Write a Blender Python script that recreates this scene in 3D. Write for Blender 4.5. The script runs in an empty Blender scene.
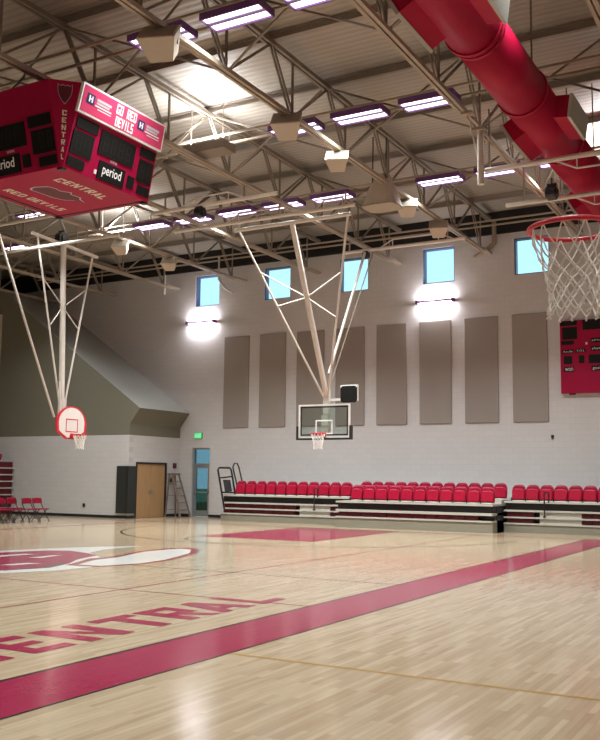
import bpy, math, random
from math import sin, cos, pi, radians, sqrt
from mathutils import Vector, Matrix
random.seed(4)
sc = bpy.context.scene
COL = sc.collection
V = Vector
POS = {}          # world origin of every object built (for parenting without operators)
ORD = ['first','second','third','fourth','fifth','sixth','seventh','eighth','ninth','tenth','eleventh','twelfth','thirteenth']

# ------------------------------------------------------------------ materials
def new_mat(name):
    m = bpy.data.materials.new(name); m.use_nodes = True
    nt = m.node_tree; b = nt.nodes['Principled BSDF']
    return m, nt, b
def N(nt, t, **kw):
    n = nt.nodes.new(t)
    for k, v in kw.items():
        if k.startswith('i_'): n.inputs[k[2:].replace('_', ' ')].default_value = v
        else: setattr(n, k, v)
    return n
def mat(name, col, rough=.6, metal=0., noise=.06, scale=6., spec=.5, coat=0.):
    m, nt, b = new_mat(name)
    b.inputs['Roughness'].default_value = rough; b.inputs['Metallic'].default_value = metal
    b.inputs['Specular IOR Level'].default_value = spec
    b.inputs['Coat Weight'].default_value = coat
    tc = N(nt, 'ShaderNodeTexCoord'); no = N(nt, 'ShaderNodeTexNoise', i_Scale=scale, i_Detail=3.)
    r = N(nt, 'ShaderNodeMix', data_type='RGBA')
    r.inputs[6].default_value = tuple(c * (1 - noise) for c in col) + (1,)
    r.inputs[7].default_value = tuple(min(1, c * (1 + noise)) for c in col) + (1,)
    nt.links.new(tc.outputs['Object'], no.inputs['Vector']); nt.links.new(no.outputs['Fac'], r.inputs[0])
    nt.links.new(r.outputs[2], b.inputs['Base Color'])
    return m
def emis(name, col, s):
    m, nt, b = new_mat(name)
    b.inputs['Base Color'].default_value = (*col, 1)
    b.inputs['Emission Color'].default_value = (*col, 1); b.inputs['Emission Strength'].default_value = s
    return m
def block_wall(name, col, along='X'):
    m, nt, b = new_mat(name); b.inputs['Roughness'].default_value = .55
    tc = N(nt, 'ShaderNodeTexCoord'); sp = N(nt, 'ShaderNodeSeparateXYZ'); cb = N(nt, 'ShaderNodeCombineXYZ')
    L = nt.links.new
    L(tc.outputs['Object'], sp.inputs[0]); L(sp.outputs[0 if along == 'X' else 1], cb.inputs[0]); L(sp.outputs[2], cb.inputs[1])
    br = N(nt, 'ShaderNodeTexBrick', i_Scale=1., i_Mortar_Size=.006, i_Brick_Width=.4, i_Row_Height=.2, i_Mortar_Smooth=.3)
    c = col
    br.inputs['Color1'].default_value = (*c, 1); br.inputs['Color2'].default_value = (*[x * .965 for x in c], 1)
    br.inputs['Mortar'].default_value = (*[x * .86 for x in c], 1)
    L(cb.outputs[0], br.inputs['Vector'])
    L(br.outputs['Color'], b.inputs['Base Color'])
    bp = N(nt, 'ShaderNodeBump', i_Strength=.25, i_Distance=.01, invert=True)
    L(br.outputs['Fac'], bp.inputs['Height']); L(bp.outputs[0], b.inputs['Normal'])
    return m
def floor_mat():
    m, nt, b = new_mat('maple_floor'); L = nt.links.new
    tc = N(nt, 'ShaderNodeTexCoord'); mp = N(nt, 'ShaderNodeMapping'); mp.inputs['Rotation'].default_value = (0, 0, pi / 2)
    L(tc.outputs['Object'], mp.inputs[0])
    br = N(nt, 'ShaderNodeTexBrick', i_Scale=1., i_Mortar_Size=.0012, i_Brick_Width=.75, i_Row_Height=.057, i_Bias=0.)
    br.offset = .37; br.offset_frequency = 3
    br.inputs['Color1'].default_value = (.62, .49, .34, 1); br.inputs['Color2'].default_value = (.49, .36, .235, 1)
    br.inputs['Mortar'].default_value = (.42, .30, .2, 1)
    L(mp.outputs[0], br.inputs['Vector'])
    mp2 = N(nt, 'ShaderNodeMapping'); mp2.inputs['Scale'].default_value = (9, .9, 1)
    no = N(nt, 'ShaderNodeTexNoise', i_Scale=2.2, i_Detail=5.); L(tc.outputs['Object'], mp2.inputs[0]); L(mp2.outputs[0], no.inputs['Vector'])
    mx = N(nt, 'ShaderNodeMix', data_type='RGBA', blend_type='MULTIPLY'); mx.inputs[0].default_value = .55
    cr = N(nt, 'ShaderNodeValToRGB'); cr.color_ramp.elements[0].position = .3; cr.color_ramp.elements[1].position = .7
    cr.color_ramp.elements[0].color = (.80, .76, .72, 1); cr.color_ramp.elements[1].color = (1, 1, 1, 1)
    L(no.outputs['Fac'], cr.inputs[0]); L(br.outputs['Color'], mx.inputs[6]); L(cr.outputs[0], mx.inputs[7])
    L(mx.outputs[2], b.inputs['Base Color'])
    b.inputs['Roughness'].default_value = .13; b.inputs['Specular IOR Level'].default_value = .5
    n2 = N(nt, 'ShaderNodeTexNoise', i_Scale=3., i_Detail=2.); mp3 = N(nt, 'ShaderNodeMapping'); mp3.inputs['Scale'].default_value = (6, 1, 1)
    L(tc.outputs['Object'], mp3.inputs[0]); L(mp3.outputs[0], n2.inputs['Vector'])
    bp = N(nt, 'ShaderNodeBump', i_Strength=.06, i_Distance=.02); L(n2.outputs['Fac'], bp.inputs['Height']); L(bp.outputs[0], b.inputs['Normal'])
    return m
def paint_mat(name, col):
    m = mat(name, col, .13, noise=.08, scale=.8, spec=.5)
    nt = m.node_tree; L = nt.links.new; b = nt.nodes['Principled BSDF']
    tc = N(nt, 'ShaderNodeTexCoord'); n2 = N(nt, 'ShaderNodeTexNoise', i_Scale=3., i_Detail=2.); mp3 = N(nt, 'ShaderNodeMapping'); mp3.inputs['Scale'].default_value = (6, 1, 1)
    L(tc.outputs['Object'], mp3.inputs[0]); L(mp3.outputs[0], n2.inputs['Vector'])
    bp = N(nt, 'ShaderNodeBump', i_Strength=.06, i_Distance=.02); L(n2.outputs['Fac'], bp.inputs['Height']); L(bp.outputs[0], b.inputs['Normal'])
    return m
def ribbed(name, col, axis=1, period=.2, depth=.2):
    m, nt, b = new_mat(name); L = nt.links.new; b.inputs['Roughness'].default_value = .5
    tc = N(nt, 'ShaderNodeTexCoord'); wv = N(nt, 'ShaderNodeTexWave', wave_type='BANDS', bands_direction='XYZ'[axis], i_Scale=.314 / period * 1.0, i_Distortion=0.)
    L(tc.outputs['Object'], wv.inputs['Vector'])
    r = N(nt, 'ShaderNodeValToRGB'); r.color_ramp.elements[0].color = (*[c * (1 - depth) for c in col], 1); r.color_ramp.elements[1].color = (*col, 1)
    r.color_ramp.elements[0].position = .05; r.color_ramp.elements[1].position = .35
    L(wv.outputs['Fac'], r.inputs[0]); L(r.outputs[0], b.inputs['Base Color'])
    bp = N(nt, 'ShaderNodeBump', i_Strength=.4, i_Distance=.02); L(wv.outputs['Fac'], bp.inputs['Height']); L(bp.outputs[0], b.inputs['Normal'])
    return m
def wood_mat(name, c1, c2):
    m, nt, b = new_mat(name); L = nt.links.new; b.inputs['Roughness'].default_value = .4
    tc = N(nt, 'ShaderNodeTexCoord'); mp = N(nt, 'ShaderNodeMapping'); mp.inputs['Scale'].default_value = (14, 14, .8)
    no = N(nt, 'ShaderNodeTexNoise', i_Scale=1.5, i_Detail=6.); r = N(nt, 'ShaderNodeMix', data_type='RGBA')
    r.inputs[6].default_value = (*c1, 1); r.inputs[7].default_value = (*c2, 1)
    L(tc.outputs['Object'], mp.inputs[0]); L(mp.outputs[0], no.inputs['Vector']); L(no.outputs['Fac'], r.inputs[0]); L(r.outputs[2], b.inputs['Base Color'])
    return m
def glass_mat(name, col=(1, 1, 1)):
    m = bpy.data.materials.new(name); m.use_nodes = True; nt = m.node_tree; nt.nodes.clear(); L = nt.links.new
    o = N(nt, 'ShaderNodeOutputMaterial'); mx = N(nt, 'ShaderNodeMixShader'); tr = N(nt, 'ShaderNodeBsdfTransparent'); gl = N(nt, 'ShaderNodeBsdfGlossy')
    tr.inputs[0].default_value = (*col, 1); gl.inputs['Roughness'].default_value = .05; mx.inputs[0].default_value = .08
    L(tr.outputs[0], mx.inputs[1]); L(gl.outputs[0], mx.inputs[2]); L(mx.outputs[0], o.inputs[0])
    return m

M = dict(
 wall=block_wall('cream_block_wall', (.60, .582, .585)), wally=block_wall('cream_block_wall_return', (.60, .582, .585), 'Y'),
 floor=floor_mat(), deck=ribbed('painted_roof_deck', (.36, .32, .27)),
 steel=mat('beige_painted_steel', (.36, .29, .22), .45), steeld=mat('beige_web_steel', (.22, .18, .14), .5),
 purlin=mat('purlin_steel', (.27, .23, .19), .5),
 white=mat('white_pipe_enamel', (.66, .60, .54), .35), whitep=mat('white_plastic', (.75, .72, .68), .4),
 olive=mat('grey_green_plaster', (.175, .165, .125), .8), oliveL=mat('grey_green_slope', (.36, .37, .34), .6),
 panel=mat('taupe_fabric_panel', (.30, .262, .238), .95, noise=.12, scale=60), tan=mat('tan_panel', (.5, .45, .35), .8),
 blackband=mat('black_wall_band', (.012, .011, .012), .9), black=mat('black_metal', (.012, .012, .015), .4), blackpad=mat('black_vinyl_pad', (.02, .022, .02), .45),
 red=mat('red_duct_enamel', (.36, .003, .032), .5, noise=.1, scale=2., spec=.18), redb=mat('red_board_face', (.34, .003, .045), .5, spec=.2),
 redh=mat('crimson_header', (.62, .05, .14), .35), redrim=mat('red_rim', (.62, .02, .04), .35), redseat=mat('red_chair_plastic', (.30, .003, .03), .45, spec=.3),
 redseat2=mat('red_chair_inset', (.38, .003, .03), .45, spec=.3), darkred=mat('folded_seat_red', (.11, .003, .014), .5),
 disp=mat('dark_display', (.007, .007, .006), .6, spec=.2), digit=mat('unlit_digit', (.016, .014, .012), .6, spec=.2), cream=mat('cream_lettering', (.68, .63, .52), .5), text=mat('white_lettering', (.85, .85, .85), .5),
 navy=mat('navy_mark', (.02, .03, .12), .4), maroon=mat('maroon_emblem', (.10, .004, .02), .5),
 bltread=mat('bleacher_tread', (.52, .49, .44), .4), blskirt=mat('bleacher_skirt', (.25, .23, .18), .5), blside=mat('bleacher_side', (.03, .03, .035), .6),
 pred=paint_mat('court_red_paint', (.36, .022, .075)), predline=paint_mat('court_line_red', (.36, .06, .07)), pblack=paint_mat('court_line_black', (.03, .025, .02)),
 pwhite=paint_mat('court_white_paint', (.80, .78, .74)), pyellow=paint_mat('court_line_tan', (.50, .30, .10)), pdark=paint_mat('court_dark_paint', (.12, .10, .09)),
 door=wood_mat('oak_door', (.36, .20, .09), (.50, .31, .15)), alum=mat('door_aluminium', (.36, .38, .40), .35, .6),
 glass=glass_mat('window_glass'), glassb=glass_mat('backboard_glass', (.86, .92, .90)), doorglass=glass_mat('door_glass', (.42, .50, .52)),
 winframe=mat('blue_window_frame', (.10, .13, .30), .4), tube=emis('lamp_tube', (1., .93, 1.), 3.5), louver=mat('lamp_louvre', (.30, .22, .50), .3), lamphouse=mat('lamp_housing', (.16, .06, .24), .45),
 walllamp=mat('wall_lamp_body', (.20, .02, .22), .4), glow=emis('wall_lamp_tube', (1., .95, 1.), 12.), exit=emis('exit_green', (.10, .9, .35), .6),
 exitb=mat('exit_body', (.16, .5, .25), .4), speaker=mat('beige_speaker', (.50, .42, .33), .6), grille=mat('speaker_grille', (.36, .30, .24), .8, noise=.3, scale=80),
 ladder=mat('ladder_fibreglass', (.20, .14, .11), .5), net=mat('net_cord', (.90, .86, .82), .8), fanface=mat('white_backboard', (.80, .74, .70), .4),
 grass=mat('lawn', (.06, .16, .06), .9), path=mat('path', (.35, .4, .42), .8), vent=mat('grey_grille', (.42, .40, .36), .6), sticker=mat('grey_sticker', (.55, .5, .55), .5))

# ------------------------------------------------------------------ mesh builder
class MB:
    def __init__(s): s.v = []; s.f = []; s.m = []; s.cur = 0
    def add(s, vs, fs):
        n = len(s.v); s.v += [V(p) for p in vs]; s.f += [tuple(i + n for i in f) for f in fs]; s.m += [s.cur] * len(fs); return s
    def box(s, x0, x1, y0, y1, z0, z1):
        if x1 < x0: x0, x1 = x1, x0
        if y1 < y0: y0, y1 = y1, y0
        vs = [(x, y, z) for x in (x0, x1) for y in (y0, y1) for z in (z0, z1)]
        return s.add(vs, [(0, 1, 3, 2), (4, 6, 7, 5), (0, 4, 5, 1), (2, 3, 7, 6), (0, 2, 6, 4), (1, 5, 7, 3)])
    def tube(s, pts, r, n=8, closed=False):
        pts = [V(p) for p in pts]; k = len(pts); rings = []
        up = V((0, 0, 1)); prev = None
        for i, p in enumerate(pts):
            if closed: t = (pts[(i + 1) % k] - pts[i - 1])
            else: t = pts[min(i + 1, k - 1)] - pts[max(i - 1, 0)]
            t = t.normalized()
            if prev is None:
                a = t.orthogonal().normalized() if abs(t.z) > .95 else t.cross(up).normalized()
            else:
                a = (prev - t * prev.dot(t))
                a = a.normalized() if a.length > 1e-5 else t.orthogonal().normalized()
            prev = a; b = t.cross(a)
            rr = r[i] if isinstance(r, (list, tuple)) else r
            rings.append([p + (a * cos(2 * pi * j / n) + b * sin(2 * pi * j / n)) * rr for j in range(n)])
        vs = [q for rg in rings for q in rg]; fs = []
        for i in range(k if closed else k - 1):
            i2 = (i + 1) % k
            for j in range(n):
                fs.append((i * n + j, i * n + (j + 1) % n, i2 * n + (j + 1) % n, i2 * n + j))
        if not closed: fs += [tuple(reversed(range(n))), tuple((k - 1) * n + j for j in range(n))]
        return s.add(vs, fs)
    def bar(s, p0, p1, w, h, up=(0, 0, 1)):     # rectangular bar
        p0, p1 = V(p0), V(p1); t = (p1 - p0).normalized(); up = V(up)
        if abs(t.dot(up)) > .98: up = V((1, 0, 0))
        a = t.cross(up).normalized(); b = a.cross(t).normalized()
        vs = [p + a * (w / 2 * i) + b * (h / 2 * j) for p in (p0, p1) for i, j in ((-1, -1), (1, -1), (1, 1), (-1, 1))]
        return s.add(vs, [(3, 2, 1, 0), (4, 5, 6, 7), (0, 1, 5, 4), (1, 2, 6, 5), (2, 3, 7, 6), (3, 0, 4, 7)])
    def prism(s, pts, off):                      # polygon of 3D points extruded by vector
        pts = [V(p) for p in pts]; off = V(off); n = len(pts)
        vs = pts + [p + off for p in pts]
        fs = [tuple(range(n)), tuple(reversed(range(n, 2 * n)))] + [(i, n + i, n + (i + 1) % n, (i + 1) % n) for i in range(n)]
        return s.add(vs, fs)
    def flat(s, pts): return s.add(pts, [tuple(range(len(pts)))])
    def shape(s, sh, F, off):                    # 2D shape (verts, faces) mapped by F(x,y) and raised by off
        vs, fs = sh; off = V(off)
        return s.add([V(F(x, y)) + off for x, y in vs], fs)
    def build(s, name, mats, parent=None, smooth=False, origin=None, kind=None):
        if not isinstance(mats, (list, tuple)): mats = [mats]
        if parent is not None: o0 = POS[parent.name]
        elif origin is not None: o0 = V(origin)
        else:
            o0 = V(((min(p.x for p in s.v) + max(p.x for p in s.v)) / 2, (min(p.y for p in s.v) + max(p.y for p in s.v)) / 2, min(p.z for p in s.v)))
        me = bpy.data.meshes.new(name); me.from_pydata([tuple(p - o0) for p in s.v], [], s.f); me.update()
        import bmesh
        bm = bmesh.new(); bm.from_mesh(me); bmesh.ops.recalc_face_normals(bm, faces=bm.faces); bm.to_mesh(me); bm.free()
        for m in mats: me.materials.append(m)
        me.polygons.foreach_set('material_index', s.m)
        if smooth: me.shade_smooth() if hasattr(me, 'shade_smooth') else None
        o = bpy.data.objects.new(name, me); COL.objects.link(o)
        if parent is not None: o.parent = parent
        else: o.location = o0
        POS[o.name] = o0
        if kind: o['kind'] = kind
        return o
def root(name, loc, label, cat, group=None):
    o = bpy.data.objects.new(name, None); o.empty_display_size = .2; COL.objects.link(o); o.location = loc; POS[o.name] = V(loc)
    return tag(o, label, cat, group)
def tag(o, label, cat, group=None):
    o['label'] = label; o['category'] = cat
    if group: o['group'] = group
    return o
def copy_tree(o, parent=None, loc=None):
    c = o.copy(); COL.objects.link(c)
    if parent is not None: c.parent = parent
    if loc is not None: c.location = loc
    for ch in list(o.children): copy_tree(ch, c)
    return c
def struct(name, mb, m, parent=None, origin=(0, 0, 0)): return mb.build(name, m, parent, origin=origin, kind='structure')
def arc(c, r, a0, a1, n, plane='xy'):
    out = []
    for i in range(n + 1):
        a = a0 + (a1 - a0) * i / n; u, w = cos(a) * r, sin(a) * r
        out.append((c[0] + u, c[1] + w, c[2]) if plane == 'xy' else (c[0] + u, c[1], c[2] + w) if plane == 'xz' else (c[0], c[1] + u, c[2] + w))
    return out

# ------------------------------------------------------------------ lettering (block letters on a 5 x 7 grid)
def R(a, b, c, d): return [(a, b), (c, b), (c, d), (a, d)]
GL = {
 'C': [R(0, 0, 1.6, 7), R(1.6, 5.6, 5, 7), R(1.6, 0, 5, 1.4), R(3.4, 4.6, 5, 5.6), R(3.4, 1.4, 5, 2.4)],
 'E': [R(0, 0, 1.6, 7), R(1.6, 5.6, 5, 7), R(1.6, 0, 5, 1.4), R(1.6, 2.85, 4.2, 4.15)],
 'N': [R(0, 0, 1.5, 7), R(3.5, 0, 5, 7), [(1.5, 7), (1.5, 4.6), (3.5, 0), (3.5, 2.4)]],
 'T': [R(0, 5.6, 5, 7), R(1.7, 0, 3.3, 5.6)],
 'R': [R(0, 0, 1.6, 7), R(1.6, 5.7, 5, 7), R(1.6, 2.8, 5, 4.1), R(3.5, 4.1, 5, 5.7), [(1.9, 2.8), (3.5, 2.8), (5, 0), (3.4, 0)]],
 'A': [[(0, 0), (1.5, 0), (2.5, 4.6), (2.5, 7), (1.8, 7)], [(5, 0), (3.2, 7), (2.5, 7), (2.5, 4.6), (3.5, 0)], [(1.82, 1.4), (3.18, 1.4), (2.92, 2.6), (2.08, 2.6)]],
 'L': [R(0, 0, 1.6, 7), R(1.6, 0, 5, 1.4)],
 'D': [R(0, 0, 1.6, 7), R(1.6, 5.7, 3.5, 7), R(1.6, 0, 3.5, 1.3), [(3.5, 0), (4.2, 0), (5, .9), (5, 6.1), (4.2, 7), (3.5, 7)]],
 'V': [[(0, 7), (1.6, 7), (2.5, 2.6), (2.5, 0), (1.8, 0)], [(5, 7), (3.4, 7), (2.5, 2.6), (2.5, 0), (3.2, 0)]],
 'I': [R(1.6, 0, 3.4, 7)],
 'S': [R(0, 5.6, 5, 7), R(0, 4.1, 1.6, 5.6), R(0, 2.8, 5, 4.1), R(3.4, 1.4, 5, 2.8), R(0, 0, 5, 1.4)],
 'G': [R(0, 0, 1.6, 7), R(1.6, 5.6, 5, 7), R(1.6, 0, 5, 1.4), R(3.4, 1.4, 5, 3.6), R(2.6, 2.7, 3.4, 3.6)],
 'O': [R(0, 0, 1.6, 7), R(3.4, 0, 5, 7), R(1.6, 5.6, 3.4, 7), R(1.6, 0, 3.4, 1.4)],
 'H': [R(0, 0, 1.6, 7), R(3.4, 0, 5, 7), R(1.6, 2.8, 3.4, 4.2)],
 'U': [R(0, 0, 1.6, 7), R(3.4, 0, 5, 7), R(1.6, 0, 3.4, 1.4)],
 'X': [[(0, 0), (1.7, 0), (5, 7), (3.3, 7)], [(0, 7), (1.7, 7), (5, 0), (3.3, 0)]],
 '8': [R(0, 0, 1, 7), R(4, 0, 5, 7), R(1, 6, 4, 7), R(1, 3, 4, 4), R(1, 0, 4, 1)],
}
def glyph(ch):
    vs, fs = [], []
    for p in GL[ch]:
        n = len(vs); vs += p; fs.append(tuple(range(n, n + len(p))))
    return vs, fs
def block_text(s, x0, x1, y0, y1, gap=.28, arch=0.):   # string inside a 2D box -> list of shapes
    n = len(s); w = (x1 - x0) / (n + (n - 1) * gap * .8); out = []
    vs, fs = [], []
    for i, ch in enumerate(s):
        if ch == ' ': continue
        gx = x0 + i * w * (1 + gap * .8); gv, gf = glyph(ch)
        t = (i / (n - 1) - .5) * 2 if n > 1 else 0
        k = len(vs); vs += [(gx + a / 5 * w, y0 + b / 7 * (y1 - y0) - arch * t * t) for a, b in gv]; fs += [tuple(q + k for q in f) for f in gf]
    return vs, fs
def font_text(s, x0, x1, y0, y1, bold=.02):
    c = bpy.data.curves.new('t', 'FONT'); c.body = s; c.resolution_u = 3; c.offset = bold
    o = bpy.data.objects.new('t', c); me = bpy.data.meshes.new_from_object(o)
    vs = [(v.co.x, v.co.y) for v in me.vertices]; fs = [tuple(p.vertices) for p in me.polygons]
    bpy.data.objects.remove(o); bpy.data.curves.remove(c); bpy.data.meshes.remove(me)
    ax, bx = min(v[0] for v in vs), max(v[0] for v in vs); ay, by = min(v[1] for v in vs), max(v[1] for v in vs)
    return [(x0 + (x - ax) / (bx - ax) * (x1 - x0), y0 + (y - ay) / (by - ay) * (y1 - y0)) for x, y in vs], fs

# ================================================================== SETTING
WY = 31.3          # far wall face
# floor
floor = struct('floor', MB().box(-37, 4.5, -5, 32.2, -.15, 0), M['floor'])
# far wall with openings
wins = [-22.98, -19.49, -16.0, -12.5, -9.02, -5.53, -2.04]; WW, WZ0, WZ1 = 1.25, 8.92, 10.26
DX0, DX1, DZ = -22.96, -22.03, 2.87
mb = MB()
def wseg(x0, x1, z0, z1): mb.box(x0, x1, WY, WY + .35, z0, z1)
wseg(-37, DX0, 0, WZ0); wseg(DX0, DX1, DZ, WZ0); wseg(DX1, 4.5, 0, WZ0); wseg(-37, 4.5, WZ1, 11.6)
xs = -37
for w in wins: wseg(xs, w, WZ0, WZ1); xs = w + WW
wseg(xs, 4.5, WZ0, WZ1)
struct('wall_far', mb, M['wall'])
# side block with the sloped grey top
LX, LY = -23.6, 28.0
mb = MB(); mb.box(-37, LX, LY, LY + .25, 0, 3.28); struct('wall_left_front', mb, M['wall'])
mb = MB(); mb.box(LX - .2, LX, LY + .25, 28.45, 0, 3.28); mb.box(LX - .2, LX, 30.42, WY, 0, 3.28); mb.box(LX - .2, LX, 28.45, 30.42, 2.22, 3.28); struct('wall_door_return', mb, M['wally'])
EX, EZ, TX, TZ = -23.12, 4.34, -31.3, 9.9
poly = [(-37, 3.28), (LX, 3.28), (LX, 3.72), (EX, EZ), (TX, TZ), (-37, TZ)]
mb = MB(); mb.prism([(x, LY, z) for x, z in poly], (0, WY - LY, 0))
# slope top face gets the lighter colour
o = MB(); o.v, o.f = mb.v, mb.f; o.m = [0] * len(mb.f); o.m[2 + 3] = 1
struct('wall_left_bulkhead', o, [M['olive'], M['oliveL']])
struct('wall_left', MB().box(-37.3, -37, -5, 32, 0, 11.6), M['wally'])
struct('wall_right', MB().box(4.5, 4.8, -5, 32, 0, 11.6), M['wally'])
struct('wall_back', MB().box(-37.3, 4.8, -5.3, -5, 0, 11.6), M['wall'])
struct('ceiling', MB().box(-37.3, 4.8, -5.3, WY + .35, 11.3, 11.5), M['deck'])
struct('trim_1', MB().box(-37, 4.5, WY - .12, WY, 10.48, 11.28), M['blackband'])  # plain black band along the top of the far wall
struct('baseboard_far', MB().box(-22.03, 4.5, WY - .02, WY, 0, .11).box(LX, DX0, WY - .02, WY, 0, .11), M['black'])
struct('baseboard_left', MB().box(-37, LX, LY - .02, LY, 0, .11), M['black'])
struct('baseboard_return', MB().box(LX, LX + .02, LY, 28.42, 0, .11).box(LX, LX + .02, 30.46, WY, 0, .11), M['black'])
struct('ground_outside', MB().box(-60, 30, 31.7, 39, -.25, -.1), M['path'])
struct('lawn_outside', MB().box(-60, 30, 39, 80, -.3, .35), M['grass'])
# windows
for i, w in enumerate(wins):
    f = MB()
    f.box(w, w + .045, WY + .06, WY + .30, WZ0, WZ1).box(w + WW - .045, w + WW, WY + .06, WY + .30, WZ0, WZ1).box(w + .045, w + WW - .045, WY + .06, WY + .30, WZ1 - .045, WZ1).box(w + .045, w + WW - .045, WY + .06, WY + .30, WZ0, WZ0 + .04)
    wf = struct('window_%d' % (i + 1), f, M['winframe'], origin=(w, WY, WZ0))
    MB().box(w + .045, w + WW - .045, WY + .2, WY + .21, WZ0 + .04, WZ1 - .045).build('glass_pane', M['glass'], wf)
# glass exit door
f = MB(); fy0, fy1 = WY + .1, WY + .22
f.box(DX0, DX0 + .06, fy0, fy1, 0, DZ).box(DX1 - .06, DX1, fy0, fy1, 0, DZ).box(DX0 + .06, DX1 - .06, fy0, fy1, DZ - .06, DZ).box(DX0 + .06, DX1 - .06, fy0, fy1, 2.14, 2.22)
d1 = struct('door_1', f, M['alum'], origin=(DX0, WY, 0))
g = MB(); g.box(DX0 + .06, DX0 + .17, fy0 + .02, fy1 - .02, .01, 2.14).box(DX1 - .17, DX1 - .06, fy0 + .02, fy1 - .02, .01, 2.14).box(DX0 + .17, DX1 - .17, fy0 + .02, fy1 - .02, 2.02, 2.14).box(DX0 + .17, DX1 - .17, fy0 + .02, fy1 - .02, .01, .26)
leaf = g.build('door_leaf', M['alum'], d1)
MB().box(DX0 + .17, DX1 - .17, fy0 + .05, fy0 + .06, .26, 2.02).build('glass_pane', M['doorglass'], leaf)
MB().box(DX0 + .06, DX1 - .06, fy0 + .05, fy0 + .06, 2.22, DZ - .06).build('transom_glass', M['doorglass'], d1)
MB().tube([(DX0 + .12, fy0 - .07, 1.02), (DX1 - .12, fy0 - .07, 1.02)], .022).box(DX0 + .1, DX0 + .16, fy0 - .07, fy0 + .03, .99, 1.05).box(DX1 - .16, DX1 - .1, fy0 - .07, fy0 + .03, .99, 1.05).build('push_bar', M['alum'], leaf)
# oak double door
mb = MB(); x = LX
mb.box(x - .12, x + .03, 28.45, 28.52, 0, 2.22).box(x - .12, x + .03, 30.35, 30.42, 0, 2.22).box(x - .12, x + .03, 28.52, 30.35, 2.15, 2.22)
d2 = struct('door_2', mb, M['black'], origin=(x, 28.45, 0))
for a, b in ((28.525, 29.43), (29.44, 30.345)):
    lf = MB().box(x - .07, x - .02, a, b, .01, 2.145).build('door_leaf', M['door'], d2)
    s = b - .08 if a < 29 else a + .08
    MB().box(x - .02, x + .03, s - .02, s + .02, .95, 1.1).build('handle', M['alum'], lf)

# ---------------------------------------------------------------- court paint (parts of the floor)
def paint(name, m, mb): return mb.build(name, m, floor)
Z1, Z2, Z3 = .002, .003, .004
def strip(x0, x1, y0, y1, z=Z1): return MB().flat([(x0, y0, z), (x1, y0, z), (x1, y1, z), (x0, y1, z)])
paint('painted_band', M['pred'], strip(-5.86, -5.0, -4, 27.35))
b = strip(-5.91, -5.86, -4, 27.35); b.flat([(-5.0, -4, Z1), (-4.97, -4, Z1), (-4.97, 27.35, Z1), (-5.0, 27.35, Z1)]); paint('band_edge_line', M['pblack'], b)
KX, KW = -13.5, 1.83
paint('painted_lane', M['pred'], strip(KX - KW, KX + KW, 21.3, 27.1))
paint('end_line', M['predline'], strip(-21.7, -5.86, 27.2, 27.35))
paint('end_line', M['predline'], strip(-21.7, -5.86, 26.85, 26.9))
paint('side_line', M['predline'], strip(-21.85, -21.6, -4, 27.35))
paint('side_line', M['predline'], strip(-9.08, -9.03, -4, 27.2))
paint('side_line', M['predline'], strip(-22.75, -22.7, -4, 27.35))
paint('cross_line', M['pdark'], strip(-11.3, -5.89, 13.63, 13.67))
paint('cross_line', M['predline'], strip(-11.75, -5.89, 10.68, 10.72))
paint('cross_line', M['pyellow'], strip(-4.97, 4.4, 7.44, 7.50))
def ring_arc(c, r, w, a0, a1, n=48):
    m = MB(); p = arc((c[0], c[1], Z2), r - w / 2, a0, a1, n); q = arc((c[0], c[1], Z2), r + w / 2, a0, a1, n)
    for i in range(n): m.flat([p[i], q[i], q[i + 1], p[i + 1]])
    return m
paint('free_throw_arc', M['pdark'], ring_arc((KX, 21.3), 1.83, .06, pi, 2 * pi))
paint('three_point_arc', M['pblack'], ring_arc((KX, 25.4), 6.2, .06, pi + .05, 2 * pi - .05))
# word along the band: letters read along +Y, tops towards -X
def courtF(x, y): return (-6.5 - y, x, Z2)
for ch, ya in zip('CENTRAL', [5.62, 6.46, 7.22, 8.12, 8.92, 9.62, 10.56]):
    w = {'C': .60, 'E': .58, 'N': .70, 'T': .70, 'R': .66, 'A': .76, 'L': .60}[ch]
    gv, gf = glyph(ch)
    m = MB(); m.shape(([(ya + a / 5 * w, b_ / 7 * .9) for a, b_ in gv], gf), courtF, (0, 0, 0)); paint('painted_letter', M['pred'], m)
# centre emblem: white outline shape, crimson head, white tail
def fpoly(pts, z): return MB().flat([(a, c, z) for a, c in pts])
paint('emblem_outline', M['pwhite'], fpoly([(-14.15, 17.5), (-14.85, 16.6), (-15.4, 15.6), (-15.75, 14.4), (-15.7, 12.6), (-15.0, 11.4), (-14, 10.7), (-12.9, 10.75), (-12.2, 11.2), (-11.75, 12.1), (-11.65, 13.1), (-11.95, 13.5), (-12.35, 13.5), (-12.7, 14.3), (-13.1, 14.7), (-13.9, 15.3), (-14.2, 16.2)], Z1))
paint('emblem_tail', M['predline'], fpoly([(-12.3, 12.9), (-11.6, 13.0), (-11.3, 13.9), (-11.35, 14.7), (-11.6, 15.6), (-11.95, 16.6), (-12.5, 17.45), (-13.1, 17.75), (-13.3, 17.1), (-13.25, 16.2), (-13.05, 15.5), (-12.85, 14.9), (-12.9, 14.2)], Z1 + .0005))
paint('emblem_tail_fill', M['pwhite'], fpoly([(-12.2, 13.1), (-11.7, 13.2), (-11.42, 14.0), (-11.5, 14.8), (-11.75, 15.6), (-12.1, 16.5), (-12.6, 17.25), (-12.98, 17.35), (-13.08, 16.9), (-13.1, 16.2), (-12.9, 15.5), (-12.65, 14.8), (-12.6, 14.0)], Z2))
paint('emblem_head', M['pred'], fpoly([(-15.0, 15.1), (-15.35, 14.2), (-15.4, 12.8), (-14.8, 11.7), (-13.9, 11.05), (-13.0, 11.1), (-12.45, 11.6), (-12.2, 12.4), (-12.5, 13.2), (-12.95, 13.9), (-13.3, 14.9), (-14.0, 15.2), (-14.6, 15.4)], Z2))
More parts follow.
